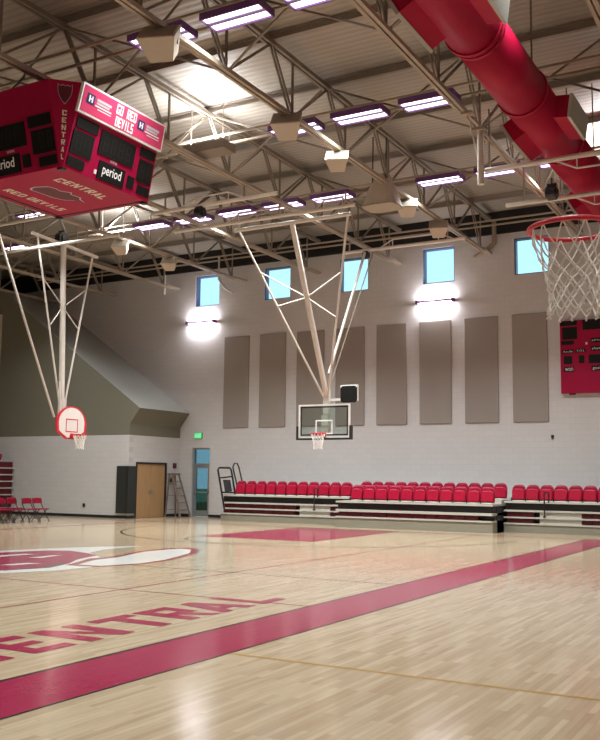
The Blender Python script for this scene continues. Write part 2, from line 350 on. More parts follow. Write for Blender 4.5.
paint('emblem_shadow', M['pdark'], fpoly([(-12.6, 11.55), (-12.38, 11.9), (-12.2, 12.4), (-12.5, 13.15), (-12.65, 13.1), (-12.4, 12.4)], Z3))
for pts in ([(-14.9, 13.2), (-14.6, 13.3), (-14.5, 14.3), (-14.75, 14.2)], [(-14.0, 13.6), (-13.75, 13.7), (-13.85, 14.4), (-14.0, 14.3)], [(-13.3, 12.2), (-13.05, 12.3), (-12.9, 12.9), (-13.2, 12.8)], [(-14.3, 11.7), (-14.0, 11.6), (-14.1, 12.4)], [(-15.1, 12.3), (-14.9, 12.2), (-14.8, 12.9), (-15.05, 12.9)]):
    paint('emblem_highlight', M['pwhite'], fpoly(pts, Z3))

# ================================================================== ROOF STEEL
TRX = [-2.91 - 3.49 * k for k in range(9)]
ZB, ZT = 9.72, 11.06
TN = [2.75 + 2.65 * k for k in range(11)]          # top panel points
def make_truss(x, label):
    r = root('roof_truss', (x, 0, ZT), label, 'roof truss', 'steel roof trusses')
    m = MB()
    for s in (-.055, .055): m.box(x + s - .035, x + s + .035, -4.9, 30.4, ZB - .04, ZB + .05)
    m.build('bottom_chord', M['steel'], r)
    m = MB()
    for s in (-.055, .055): m.box(x + s - .035, x + s + .035, -4.9, WY - .14, ZT - .05, ZT + .05)
    m.build('top_chord', M['steeld'], r)
    for y in TN:
        bn = y + .95
        if bn > 30.2: continue
        MB().bar((x - .035, y, ZT), (x - .035, bn, ZB), .03, .05).bar((x + .035, y, ZT), (x + .035, bn, ZB), .03, .05).build('web_diagonal', M['steeld'], r)
        MB().bar((x, bn, ZB), (x, bn, ZT), .045, .045).build('web_post', M['steeld'], r)
        if y + 2.65 < 31: MB().bar((x, bn, ZB), (x, y + 2.65, ZT), .05, .05).build('web_strut', M['steeld'], r)
    m = MB(); m.box(x - .1, x + .1, 30.3, 31.18, ZB + .02, ZB + .09); m.build('bearing_plate', M['steel'], r)
    return r
names = ['steel roof truss to the right of the red duct', 'steel roof truss just left of the red duct', 'steel roof truss carrying the row of box loudspeakers',
         'steel roof truss passing behind the centre-hung scoreboard, above the glass basket', 'fifth steel roof truss counted from the red duct side', 'steel roof truss carrying two rounded loudspeakers near the side basket',
         'steel roof truss above the fan-shaped side basket', 'steel roof truss over the sloped grey bulkhead', 'outermost steel roof truss beyond the sloped grey bulkhead']
for x, l in zip(TRX, names): make_truss(x, l)
for k, y in enumerate(TN):
    if y < 7: continue
    m = MB()
    z = ZT + .05
    m.box(-37, 4.4, y - .05, y + .05, z, z + .035).box(-37, 4.4, y - .012, y + .012, z + .035, z + .15).box(-37, 4.4, y - .05, y + .05, z + .15, z + .18)
    o = m.build('roof_purlin', M['purlin']); tag(o, '%s cross purlin under the deck counted from the windowed wall' % ORD[len(TN) - 1 - k], 'beam', 'cross purlins under the roof deck')
# light rail channels along each lamp row and the sway braces
for k, y in enumerate([13.35, 18.65, 23.95, 29.25]):
    m = MB()
    for s in (-.28, .28): m.bar((-30, y + s, 10.33), (3, y + s, 10.33), .05, .05)
    o = m.build('lamp_rail', M['steel']); tag(o, 'pair of thin steel rails carrying the %s row of ceiling lamps' % ['front', 'second', 'third', 'wall-side'][k], 'rail', 'rails carrying the ceiling lamps')
for i in range(len(TRX) - 1):
    for k, y in enumerate([13.35, 18.65, 23.95]):
        if i in (6, 7) and k == 0: continue
        xa, xb = TRX[i], TRX[i + 1]
        m = MB(); m.bar((xa - .12, y + .95, ZB + .06), (xb + .12, y - .1, ZT - .06), .04, .04); m.bar((xb + .12, y + .95, ZB + .06), (xa - .12, y - .1, ZT - .06), .04, .04)
        o = m.build('sway_brace', M['steeld'])
        tag(o, 'crossed thin steel sway brace in the %s truss bay from the right, %s lamp row' % (ORD[i], ['front', 'second', 'third'][k]), 'brace', 'crossed sway braces between the trusses')

# ------------------------------------------------------------------ ceiling lamps
def make_lamp():
    r = root('ceiling_lamp', (0, 0, 0), '', 'ceiling lamp', 'louvred fluorescent ceiling lamps')
    L_, W_, H = 1.32, .56, .12
    MB().box(-L_ / 2, L_ / 2, -W_ / 2, -W_ / 2 + .03, 0, H).box(-L_ / 2, L_ / 2, W_ / 2 - .03, W_ / 2, 0, H).box(-L_ / 2, -L_ / 2 + .03, -W_ / 2 + .03, W_ / 2 - .03, 0, H).box(L_ / 2 - .03, L_ / 2, -W_ / 2 + .03, W_ / 2 - .03, 0, H).box(-L_ / 2, L_ / 2, -W_ / 2, W_ / 2, H, H + .02).build('housing', M['lamphouse'], r)  # purple of the housing imitates the colour fringe round the bright tubes
    for s in (-1, 1): MB().box(-L_ / 2 + .04, L_ / 2 - .04, s * .15 - .085, s * .15 + .085, .03, .06).build('lamp_tube', M['tube'], r)
    MB().box(-L_ / 2 + .03, L_ / 2 - .03, -.045, .045, .02, .07).build('centre_louvre', M['louver'], r)
    return r
proto = make_lamp(); used = [False]
def place_lamp(x, y, label, z=10.17, power=1.):
    r = proto if not used[0] else copy_tree(proto)
    used[0] = True
    r.location = (x, y, z); r['label'] = label
    l = bpy.data.lights.new('lamp_light', 'AREA'); l.shape = 'RECTANGLE'; l.size = 1.2; l.size_y = .5; l.energy = LAMP * power; l.spread = radians(122); l.color = (.93, 1.0, .99)
    o = bpy.data.objects.new('lamp_light', l); COL.objects.link(o); o.parent = r; o.location = (0, 0, -.01)
LAMP = 70.
G = lambda k: -7.27 - 1.745 * k
rows = [(13.35, 'front', [0, 1, 2], [-2, 8, 10]), (18.65, 'second', [0, 1, 2, 8.5], [10.5]), (23.95, 'third', [0, 1, 3, 4, 5, 6, 7, 10.7], [-1]), (8.05, 'near', [], [-3, -1, 1, 4]), (2.75, 'rear', [], [-3, 1, 4])]  # near and rear rows are unseen; their rightmost lamps added to brighten the net
for y, nm, ks, off in rows:
    pw = .98 if y < 9 else 1.0 if y < 20 else 1.9
    for j, k in enumerate(ks):
        place_lamp(G(k), y if k != 8.5 else 21.1, 'purple-edged white ceiling lamp, %s from the right in the %s lamp row' % (ORD[j], nm), power=pw)
    for j, k in enumerate(off):
        place_lamp(G(k), y, 'ceiling lamp outside the visible part of the %s lamp row, %s from the right' % (nm, ORD[j]), power=pw)
# up-lights lighting the deck
def uplight(x, y, label, e=420):
    r = root('deck_uplight', (x, y, 10.0), label, 'uplight', 'uplights washing the roof deck')
    MB().box(x - .7, x + .7, y - .28, y + .28, 9.86, 9.90).box(x - .7, x + .7, y - .28, y - .25, 9.9, 10.08).box(x - .7, x + .7, y + .25, y + .28, 9.9, 10.08).box(x - .7, x - .67, y - .25, y + .25, 9.9, 10.08).box(x + .67, x + .7, y - .25, y + .25, 9.9, 10.08).build('housing', M['steeld'], r)
    MB().tube([(x - .62, y - .1, 9.99), (x + .62, y - .1, 9.99)], .025).tube([(x - .62, y + .1, 9.99), (x + .62, y + .1, 9.99)], .025).build('lamp_tube', M['tube'], r)
    MB().bar((x - .5, y, 10.08), (x - .5, y, 11.2), .02, .02).bar((x + .5, y, 10.08), (x + .5, y, 11.2), .02, .02).bar((x - .5, y - .26, 10.08), (x - .5, y + .26, 10.08), .02, .02).bar((x + .5, y - .26, 10.08), (x + .5, y + .26, 10.08), .02, .02).build('hanger', M['steel'], r)
    l = bpy.data.lights.new('up_light', 'AREA'); l.shape = 'RECTANGLE'; l.size = 1.2; l.size_y = .4; l.energy = e; l.spread = radians(170); l.color = (.95, .97, 1.)
    o = bpy.data.objects.new('up_light', l); COL.objects.link(o); o.parent = r; o.location = (0, 0, .05); o.rotation_euler = (pi, 0, 0)
uplight(-13.2, 18.3, 'dark boxed uplight hanging between trusses right of the scoreboard', 190)
uplight(-21.3, 24.0, 'dark boxed uplight hidden behind the scoreboard underside', 220)
uplight(-4.3, 25.4, 'boxed uplight brightening the deck beyond the red duct', 330)

# ------------------------------------------------------------------ red duct
DXc, DZc, DR = -4.52, 9.0, .5
d = root('air_duct', (DXc, -4, DZc), 'large round red air duct running under the roof', 'air duct')
m = MB()
for a, b_, rr in ((-4.8, 6.9, .47), (6.9, 13.7, .47), (13.7, 16.4, .46), (16.4, 19.4, .46), (19.4, 24.0, .47), (24.0, 30.9, .45)):
    m.tube([(DXc, a, DZc), (DXc, b_, DZc)], rr, 40)
m.build('duct_barrel', M['red'], d, smooth=True)
for y, rr in ((13.55, .50), (13.72, .485), (16.4, .49), (19.4, .49), (24.0, .49), (27.2, .47)):
    MB().tube([(DXc, y - .04, DZc), (DXc, y + .04, DZc)], rr, 40).build('duct_collar', M['red'], d)
for y, s in ((12.3, -1), (12.4, 1), (18.1, -1), (17.9, 1), (23.4, -1), (23.4, 1)):
    c = V((DXc, y, DZc)); dr = V((s * .86, 0, -.50)).normalized() if s < 0 else V((.93, 0, -.12)).normalized(); up = V((0, 1, 0)).cross(dr).normalized()
    L_, H = .66, .22
    m = MB(); a0, a1 = .35, .68
    P = [[c + dr * a + V((0, 1, 0)) * (L_ * i) + up * (H * j) for i, j in ((-1, -1), (1, -1), (1, 1), (-1, 1))] for a in (a0, a1)]
    m.add(P[0] + P[1], [(0, 1, 2, 3), (4, 5, 6, 7), (0, 1, 5, 4), (1, 2, 6, 5), (2, 3, 7, 6), (3, 0, 4, 7)])
    box = m.build('air_outlet', M['red'], d)
    m = MB(); a0, a1 = .68, .74; L_, H = .69, .24
    P = [[c + dr * a + V((0, 1, 0)) * (L_ * i) + up * (H * j) for i, j in ((-1, -1), (1, -1), (1, 1), (-1, 1))] for a in (a0, a1)]
    m.add(P[0] + P[1], [(0, 1, 2, 3), (4, 5, 6, 7), (0, 1, 5, 4), (1, 2, 6, 5), (2, 3, 7, 6), (3, 0, 4, 7)])
    m.build('grille', M['vent'], box)
for y in (10.0, 16.0, 21.4, 26.7):
    MB().bar((DXc - .3, y, DZc + .35), (DXc - .3, y, 11.1), .02, .03).bar((DXc + .3, y, DZc + .35), (DXc + .3, y, 11.1), .02, .03).build('hanger_strap', M['steeld'], d)

# ------------------------------------------------------------------ loudspeakers on the trusses
def speaker(x, y, z, label, s=1., yaw=.35, tilt=-.75):
    r = root('loudspeaker', (x, y, z), label, 'loudspeaker', 'beige loudspeakers hung from the trusses')
    Mx = Matrix.Translation(V((x, y, z))) @ Matrix.Rotation(yaw, 4, 'Z') @ Matrix.Rotation(tilt, 4, 'X')
    w, h, dd = .31 * s, .24 * s, .21 * s
    # front face towards -y local, back narrower
    P = [(-w, -dd, -h), (w, -dd, -h), (w, -dd, h), (-w, -dd, h), (-w * .6, dd, -h * .7), (w * .6, dd, -h * .7), (w * .6, dd, h * .8), (-w * .6, dd, h * .8)]
    MB().add([Mx @ V(p) for p in P], [(0, 1, 2, 3), (4, 5, 6, 7), (0, 1, 5, 4), (1, 2, 6, 5), (2, 3, 7, 6), (3, 0, 4, 7)]).build('cabinet', M['speaker'], r)
    g = .92
    P = [(-w * g, -dd - .015, -h * g), (w * g, -dd - .015, -h * g), (w * g, -dd - .015, h * g), (-w * g, -dd - .015, h * g)]
    Q = [(a, b_ + .014, c) for a, b_, c in P]
    MB().add([Mx @ V(p) for p in P + Q], [(0, 1, 2, 3), (4, 5, 6, 7), (0, 1, 5, 4), (1, 2, 6, 5), (2, 3, 7, 6), (3, 0, 4, 7)]).build('grille', M['grille'], r)
    a, b_ = Mx @ V((-w * .85, 0, 0)), Mx @ V((w * .85, 0, 0)); top = V((x, y, ZB - .04)); e = V(((b_ - a).x, (b_ - a).y, 0)).normalized() * w * .85
    MB().tube([a, top - V((0, 0, .1)) - e], .015, 6).tube([b_, top - V((0, 0, .1)) + e], .015, 6).tube([top - V((0, 0, .1)) - e, top - V((0, 0, .1)) + e], .018, 6).tube([top - V((0, 0, .1)), top], .02, 6).build('yoke', M['steel'], r)
sx = -9.89
speaker(sx, 12.25, 9.38, 'beige box loudspeaker beside the lamp above the scoreboard', 1.15)
speaker(sx, 16.75, 9.42, 'beige box loudspeaker in front of the lamp pair, roof centre', 1.08)
speaker(sx, 19.2, 9.40, 'small beige loudspeaker brightly lit on its upper side', .92)
speaker(sx, 23.6, 9.40, 'beige loudspeaker right beside the big horn loudspeaker', .95)
speaker(sx, 26.1, 9.40, 'beige loudspeaker on the truss end nearest the windows', .95)
speaker(-20.36, 23.4, 9.42, 'rounded beige loudspeaker below the scoreboard corner', .9)
speaker(-20.36, 26.1, 9.42, 'rounded beige loudspeaker above the leftmost clerestory window', .9)
r = root('horn_loudspeaker', (-10.2, 22.4, 9.3), 'large tapered beige horn loudspeaker hung among the trusses', 'loudspeaker')
m = MB(); hx, hy = -10.08, 22.3
def sq(w, dpt, z, cy=0, cx=0, n=24):
    out = []
    for i in range(n):
        a = 2 * pi * i / n; c_, s_ = cos(a), sin(a); q = (abs(c_) ** 5 + abs(s_) ** 5) ** (-1 / 5)
        out.append(V((hx + cx + c_ * q * w, hy + cy + s_ * q * dpt, z)))
    return out
rg = [sq(.20, .20, 10.02), sq(.30, .28, 9.7), sq(.48, .40, 9.22), sq(.52, .44, 9.12)]
vs = [p for q in rg for p in q]; fs = [(i * 24 + j, i * 24 + (j + 1) % 24, (i + 1) * 24 + (j + 1) % 24, (i + 1) * 24 + j) for i in range(3) for j in range(24)] + [tuple(range(24))]
m.add(vs, fs).build('horn_body', M['speaker'], r)
m = MB(); rg = sq(.50, .42, 9.10); m.prism(rg, (0, 0, .015)); m.build('grille', M['grille'], r)
for s in (-.2, .2): MB().bar((hx + s, hy - .25, 9.15), (hx + s, hy - .2, 11.1), .02, .03).build('hanging_strap', M['black'], r)

# ------------------------------------------------------------------ support pipes with shallow kings
def pipe_x(y, z, x0, x1, kings, label, r=.055, below=False, hang=()):
    o = root('support_pipe', ((x0 + x1) / 2, y, z), label, 'support pipe', 'white support pipes under the roof')
    MB().tube([(x0, y, z), (x1, y, z)], r, 10).build('pipe', M['white'], o)
    for (a, b_, c, d_) in kings:
        s = -1 if below else 1; h = .26 * s
        MB().tube([(a, y, z), (b_, y, z + h), (c, y, z + h), (d_, y, z)], .022, 6).build('truss_rod', M['white'], o)
        MB().tube([(b_, y, z), (b_, y, z + h)], .018, 6).build('king_post', M['white'], o)
        MB().tube([(c, y, z), (c, y, z + h)], .018, 6).build('king_post', M['white'], o)
    for h in hang: MB().bar((h, y, z), (h, y, ZB), .05, .03).build('hanger', M['steel'], o)
    return o
pipe_x(20.35, 9.3, -16.6, -12.3, [(-15.6, -15.0, -13.9, -13.3)], 'white support pipe ending right of the scoreboard, in front of the glass basket frame', hang=(-13.38, -16.1))
pipe_x(22.25, 9.3, -17.2, -10.9, [(-15.3, -14.8, -13.2, -12.5), (-12.2, -11.9, -11.3, -11.0)], 'long white support pipe just in front of the glass basket frame', hang=(-13.38, -11.2))
pipe_x(18.55, 8.35, -5.95, 1., [(-4.5, -4.0, -3.4, -2.9), (-2.0, -1.5, -.9, -.4)], 'white support pipe crossing in front of the red duct, upper of two', below=True, hang=(-5.85, -2.91))
pipe_x(21.25, 8.35, -6.3, 1., [(-4.7, -4.2, -3.5, -3.0), (-2.0, -1.5, -.9, -.4)], 'white support pipe just above the near red hoop, lower of two', below=True, hang=(-5.85, -2.91))
pipe_x(26.9, 9.25, -13.6, -9.3, [(-12.3, -11.8, -10.2, -9.6)], 'white support pipe with shallow rods above the middle windows', hang=(-9.89, -13.38))
pipe_x(19.0, 9.25, -24.5, -18.6, [(-21.7, -21.1, -20.2, -19.6)], 'white support pipe at the upper left edge below the scoreboard', hang=(-20.36, -23.85))
pipe_x(21.7, 9.3, -28.0, -19.0, [], 'plain white support pipe behind the side basket mast', hang=(-23.85, -20.36))
# retracted mast stub left of the red duct
r = root('folded_mast', (-6.0, 18.4, 8.0), 'short white mast stub hanging at the pipe end left of the red duct', 'mast', None)
MB().tube([(-6.0, 18.4, 9.3), (-6.0, 18.4, 8.0)], .075, 12).build('mast_pipe', M['white'], r)
MB().bar((-6.0, 18.4, 9.3), (-6.0, 18.4, 9.62), .04, .04).build('hanger', M['steel'], r)
MB().tube([(-6.0, 18.4, 8.3), (-6.28, 18.4, 9.65)], .022, 6).build('diagonal_brace', M['white'], r)
MB().box(-6.15, -5.85, 18.28, 18.44, 9.2, 9.26).build('clamp_plate', M['steel'], r)
MB().box(-6.4, -6.15, 18.3, 18.5, 9.62, 9.67).build('clamp_plate', M['steel'], r)
MB().tube([(-5.95, 18.4, 9.2), (-5.6, 18.5, 8.7), (-5.25, 18.5, 8.32)], .025, 6).build('lift_arm', M['white'], r)
# guard cage ladder frame behind the duct is part of truss bracing
def winch(x, y, z, label, s=.17, top=9.3):
    r = root('hoist_winch', (x, y, z), label, 'winch', 'black hoist winches')
    MB().tube([(x - s * .55, y, z), (x + s * .55, y, z)], s, 16).build('drum', M['black'], r)
    MB().tube([(x - s * .8, y, z), (x - s * .55, y, z)], s * .75, 12).build('motor', M['black'], r)
    MB().tube([(x + s * .55, y, z), (x + s * .8, y, z)], s * .6, 12).build('gear_cap', M['black'], r)
    MB().box(x - s * .6, x + s * .6, y - .04, y + .04, z + s * .8, z + s * 1.25).bar((x, y, z + s), (x, y, top), .04, .03).build('bracket', M['black'], r)
winch(-4.95, 20.3, 8.2, 'black round winch hanging in front of the red duct', .17, 8.55)
winch(-14.85, 20.35, 9.12, 'black winch on the pipe right of the scoreboard', .17)
winch(-22.85, 23.1, 9.98, 'black winch at the top of the side basket mast', .22, 10.2)
winch(-12.75, 26.9, 9.1, 'black winch on the brace of the glass basket, by the windows', .13)

# ------------------------------------------------------------------ basket pieces
def ring(c, r, tr, n=40): 
    return [V((c[0] + r * cos(2 * pi * i / n), c[1] + r * sin(2 * pi * i / n), c[2])) for i in range(n)]
def net_mesh(c, n=12, tr=.0042, k=6):
    m = MB(); cx, cy, cz = c
    prof = [(0, .222), (-.125, .185), (-.185, .168), (-.24, .152), (-.295, .140), (-.355, .132), (-.415, .130), (-.47, .138)]
    def pt(lv, a):
        z, r = prof[lv]; j = random.uniform(-.006, .006)
        return V((cx + (r + j) * cos(a), cy + (r + j) * sin(a), cz + z + random.uniform(-.004, .004)))
    pts = [[pt(l, 2 * pi * (i + (.5 if l % 2 else 0)) / n) for i in range(n)] for l in range(len(prof))]
    for l in range(len(prof) - 1):
        for i in range(n):
            a = pts[l][i]
            if l % 2 == 0: bs = (pts[l + 1][i], pts[l + 1][i - 1])
            else: bs = (pts[l + 1][i], pts[l + 1][(i + 1) % n])
            for b_ in bs:
                mid = (a + b_) / 2; out = V((mid.x - cx, mid.y - cy, 0)).normalized()
                mid = mid + out * (.006 if l else .012) - V((0, 0, .004))
                m.tube([a, mid, b_], tr, k)
    for i in range(n):
        p = pts[-1][i]; m.tube([p + V((0, 0, .01)), p + V((.012 * cos(i), .012 * sin(i), -.012)), p + V((-.006, .006, -.018))], tr * 1.3, k)
    return m
def rim(parent, c, ax, rt=.0095, nk=6, ntr=.0042):
    # ax: unit vector from hoop centre back to the board
    rp = MB().tube(ring(c, .233, rt), rt, 10, closed=True)
    a = V(ax); s = V((-a.y, a.x, 0)); C_ = V(c)
    for t in (-1, 1): rp.tube([C_ + a * .19 + s * (.13 * t) - V((0, 0, .01)), C_ + a * .38 + s * (.09 * t) - V((0, 0, .03))], rt, 8)
    q = [C_ + a * .225 + s * .09, C_ + a * .225 - s * .09, C_ + a * .385 - s * .07, C_ + a * .385 + s * .07]
    rp.prism([p - V((0, 0, .004)) for p in q], (0, 0, -.05))
    q = [C_ + a * .37 + s * .07 + V((0, 0, .05)), C_ + a * .37 - s * .07 + V((0, 0, .05)), C_ + a * .37 - s * .07 - V((0, 0, .12)), C_ + a * .37 + s * .07 - V((0, 0, .12))]
    rp.prism(q, a * .015)
    rp = rp.build('rim', M['redrim'], parent, smooth=False)
    net_mesh(c, tr=ntr, k=nk).build('net', M['net'], rp)
    return rp
# near side basket (only the hoop shows)
r = root('basketball_hoop', (-1.1, 4.95, 3.05), 'large red hoop with white cord net at the right edge', 'basketball hoop')
rim(r, (-1.1, 4.95, 3.05), (1, 0, 0), .0135, 6, .0042)
MB().box(-.72, -.69, 4.95 - .69, 4.95 + .69, 2.92, 3.95).build('backboard', M['fanface'], r)
MB().tube([(-.6, 4.95, 3.3), (-.6, 4.95, 9.7)], .07, 12).box(-.69, -.55, 4.85, 5.05, 3.0, 3.6).build('mast', M['white'], r)

# far glass basket
BX, BY = -13.5, 25.4
r = root('glass_basket', (BX, BY, 2.9), 'ceiling-hung basket with clear glass backboard in front of the red seats', 'basketball basket')
bw, bz0, bz1 = .915, 2.93, 4.0
fr = MB(); t = .05
fr.box(BX - bw, BX + bw, BY - .03, BY + .03, bz0, bz0 + t).box(BX - bw, BX + bw, BY - .03, BY + .03, bz1 - t, bz1).box(BX - bw, BX - bw + t, BY - .03, BY + .03, bz0 + t, bz1 - t).box(BX + bw - t, BX + bw, BY - .03, BY + .03, bz0 + t, bz1 - t)
bd = fr.build('backboard_frame', M['whitep'], r)
MB().box(BX - bw + t, BX + bw - t, BY - .008, BY + .008, bz0 + t, bz1 - t).build('glass_pane', M['glassb'], bd)
i_ = MB(); a0, a1, c0, c1 = BX - bw + t + .02, BX + bw - t - .02, bz0 + t + .03, bz1 - t - .02; q = .04
i_.box(a0, a1, BY - .012, BY - .009, c0, c0 + q).box(a0, a1, BY - .012, BY - .009, c1 - q, c1).box(a0, a0 + q, BY - .012, BY - .009, c0 + q, c1 - q).box(a1 - q, a1, BY - .012, BY - .009, c0 + q, c1 - q).build('black_border', M['black'], bd)
i_ = MB(); a0, a1, c0, c1 = BX - .305, BX + .305, 3.05, 3.5
i_.box(a0, a1, BY - .012, BY - .009, c0, c0 + q).box(a0, a1, BY - .012, BY - .009, c1 - q, c1).box(a0, a0 + q, BY - .012, BY - .009, c0 + q, c1 - q).box(a1 - q, a1, BY - .012, BY - .009, c0 + q, c1 - q).build('shooter_square', M['text'], bd)
MB().box(BX - bw - .07, BX + bw + .07, BY - .06, BY + .06, bz0 - .06, bz0).box(BX - bw - .07, BX - bw, BY - .06, BY + .06, bz0, bz0 + .38).box(BX + bw, BX + bw + .07, BY - .06, BY + .06, bz0, bz0 + .38).build('edge_padding', M['blackpad'], r)
rim(r, (BX, BY - .4, 3.05), (0, 1, 0), .014, 3, .006)
MB().box(BX - .12, BX + .12, BY + .03, BY + .12, 3.0, 3.65).box(BX - .1, BX + .1, BY + .1, BY + .24, 3.2, 4.5).build('mounting_bracket', M['white'], r)
FZ, FY = 9.3, 23.0
MB().tube([(BX + .12, FY, FZ), (BX, BY + .14, 4.3)], .085, 12).build('mast', M['white'], r)
MB().tube([(-15.45, FY, FZ), (-11.4, FY, FZ)], .06, 10).build('top_pipe', M['white'], r)
le, re, bt = V((-15.3, FY, FZ)), V((-11.5, FY, FZ)), V((BX, BY + .1, 4.25))
MB().tube([le, bt + V((-.08, 0, 0))], .035, 8).build('side_brace', M['white'], r)
MB().tube([re, bt + V((.08, 0, 0))], .035, 8).build('side_brace', M['white'], r)
mt = V((BX + .12, FY, FZ)); mb_ = V((BX, BY + .14, 4.3))
lp = lambda a, b_, f: a + (b_ - a) * f
mc = lp(mt, mb_, .42)
MB().tube([lp(le, bt, .25), mc, lp(re, bt, .54)], .022, 6).build('cross_brace', M['white'], r)
MB().tube([lp(le, bt, .45), mc, lp(re, bt, .30)], .022, 6).build('cross_brace', M['white'], r)
MB().tube([(-12.75, 26.78, 9.15), (BX + .05, BY + .2, 5.0)], .045, 8).build('back_brace', M['white'], r)
MB().tube([(-12.45, 26.8, 9.15), (BX + .1, BY + .2, 4.6)], .018, 6).build('lift_cable', M['steeld'], r)
for x in (-15.3, -11.5): MB().bar((x, FY, FZ), (x, FY, ZB), .05, .03).bar((x, FY, ZB), (-13.38 if x < -13 else -9.89, FY, ZB + .0), .05, .05).build('hanger', M['steel'], r)
# shot clock box on the glass basket
r = root('shot_clock', (-12.7, BY + .1, 4.05), 'black shot clock with chamfered corners above the glass backboard', 'shot clock')
cx_, cz_, h = -12.7, 4.3, .29; k = .07
o8 = [(-h + k, -h), (h - k, -h), (h, -h + k), (h, h - k), (h - k, h), (-h + k, h), (-h, h - k), (-h, -h + k)]
MB().prism([(cx_ + a * .93, BY + .08, cz_ + b_ * .9) for a, b_ in o8], (0, .10, 0)).build('display_face', M['disp'], r)
MB().box(cx_ - .32, cx_ + .25, BY + .18, BY + .32, cz_ - .2, cz_ + .31).box(-13.4, cx_ - .2, BY + .2, BY + .28, 4.12, 4.19).build('housing', M['whitep'], r)

# left side basket with fan-shaped board (faces +X)
SX, SY = -22.35, 23.45
r = root('side_basket', (SX, SY, 3.05), 'ceiling-hung side basket with small white fan-shaped backboard', 'basketball basket')
def fan(s, dz=0):
    pts = []
    for i in range(21):
        a = pi * i / 20; pts.append((cos(a) * .73 * s, .42 + sin(a) * .62 * s))
    pts += [(-.70 * s, .14), (-.25 * s, -.10 * s), (.25 * s, -.10 * s), (.70 * s, .14)]
    return [(SX, SY + a, 3.0 + b_ + dz) for a, b_ in pts]
MB().prism([(p[0] - .05, p[1], p[2]) for p in fan(1.)], (.05, 0, 0)).build('board_rim', M['redrim'], r)
MB().prism([(p[0] + .0, p[1], p[2]) for p in fan(.85, .04)], (.008, 0, 0)).build('board_face', M['fanface'], r)
m = MB(); a0, a1, c0, c1, q = SY - .29, SY + .29, 3.14, 3.60, .035
m.box(SX + .008, SX + .014, a0, a1, c0, c0 + q).box(SX + .008, SX + .014, a0, a1, c1 - q, c1).box(SX + .008, SX + .014, a0, a0 + q, c0 + q, c1 - q).box(SX + .008, SX + .014, a1 - q, a1, c0 + q, c1 - q).build('shooter_square', M['redrim'], r)
rim(r, (SX + .40, SY, 3.05), (-1, 0, 0), .018, 3, .009)
MX = -22.85
MB().box(SX - .5, SX - .05, SY - .12, SY - .06, 3.25, 3.75).box(SX - .5, SX - .05, SY + .06, SY + .12, 3.25, 3.75).box(MX - .05, MX + .08, SY - .14, SY + .14, 3.2, 4.3).build('mounting_bracket', M['white'], r)
MB().tube([(MX, 23.2, 9.85), (MX, SY, 3.7)], .10, 12).build('mast', M['white'], r)
MB().tube([(MX, 21.7, 9.85), (MX, 24.95, 9.7)], .06, 10).build('top_pipe', M['white'], r)
A, B_, Cc = V((MX, 21.95, 9.8)), V((MX, 24.7, 9.7)), V((MX, SY, 4.1))
MB().tube([A, Cc - V((0, .12, 0))], .035, 8).build('side_brace', M['white'], r)
MB().tube([B_, Cc + V((0, .12, 0))], .035, 8).build('side_brace', M['white'], r)
mc = lp(V((MX, 23.2, 9.85)), Cc, .40)
MB().tube([lp(A, Cc, .25), mc, lp(B_, Cc, .50)], .022, 6).build('cross_brace', M['white'], r)
MB().tube([lp(A, Cc, .52), mc, lp(B_, Cc, .24)], .022, 6).build('cross_brace', M['white'], r)
MB().tube([(MX, 20.2, 9.6), (MX + .1, SY - .45, 3.65)], .04, 8).build('long_brace', M['white'], r)
MB().tube([(MX - .05, SY + .1, 4.9), (MX - .05, SY + .1, 3.9)], .03, 6).tube([(MX + .12, SY - .28, 4.9), (MX + .12, SY - .2, 3.6)], .03, 6).build('height_adjuster', M['white'], r)
for y in (21.95, 24.7): MB().bar((MX, y, 9.8), (-23.85, y, 9.8), .05, .05).build('hanger', M['steel'], r)

# ------------------------------------------------------------------ centre-hung scoreboard
SCX, SCY = -13.5, 13.55
ZT_, ZB_ = 9.12, 7.5
ht, ct, hb, cb_ = 1.66, .45, 1.30, .03
r = root('hanging_scoreboard', (SCX, SCY, ZB_), 'red four-sided scoreboard hanging over the centre court', 'scoreboard')
def octo(h, c, z): return [V((SCX + a, SCY + b_, z)) for a, b_ in ((h - c, -h), (h, -h + c), (h, h - c), (h - c, h), (-h + c, h), (-h, h - c), (-h, -h + c), (-h + c, -h))]
T_, B8 = octo(ht, ct, ZT_), octo(hb, cb_, ZB_)
m = MB(); m.add(T_ + B8, [(0, 1, 2, 3, 4, 5, 6, 7), tuple(range(8, 16))] + [(i, (i + 1) % 8, 8 + (i + 1) % 8, 8 + i) for i in range(8)])
m.build('case', M['redb'], r)
# black seams set in along the two far edges of the underside
MB().box(SCX - hb + .06, SCX + hb - .02, SCY + hb - .16, SCY + hb - .11, ZB_ - .012, ZB_).build('underside_seam', M['black'], r)
MB().box(SCX - hb + .11, SCX - hb + .16, SCY - hb + .02, SCY + hb - .16, ZB_ - .012, ZB_).build('underside_seam', M['black'], r)
for a, b_ in ((hb - .08, -hb + .08), (hb - .08, hb - .08), (-hb + .08, hb - .08), (-hb + .08, -hb + .08)):
    MB().box(SCX + a - .06, SCX + a + .06, SCY + b_ - .06, SCY + b_ + .06, ZB_ - .04, ZB_ + .03).build('corner_cap', M['black'], r)
def face(i, j):      # face between top corners i,j : F(s,t) s 0..1 from i to j, t 0 (top)..1 (bottom)
    a, b_, c, d_ = T_[i], T_[j], B8[j], B8[i]
    n = ((b_ - a).cross(d_ - a)).normalized()
    ctr = V((SCX, SCY, (ZT_ + ZB_) / 2))
    if n.dot((a + c) / 2 - ctr) < 0: n = -n
    def F(s, t): return (a * (1 - s) + b_ * s) * (1 - t) + (d_ * (1 - s) + c * s) * t
    return F, n
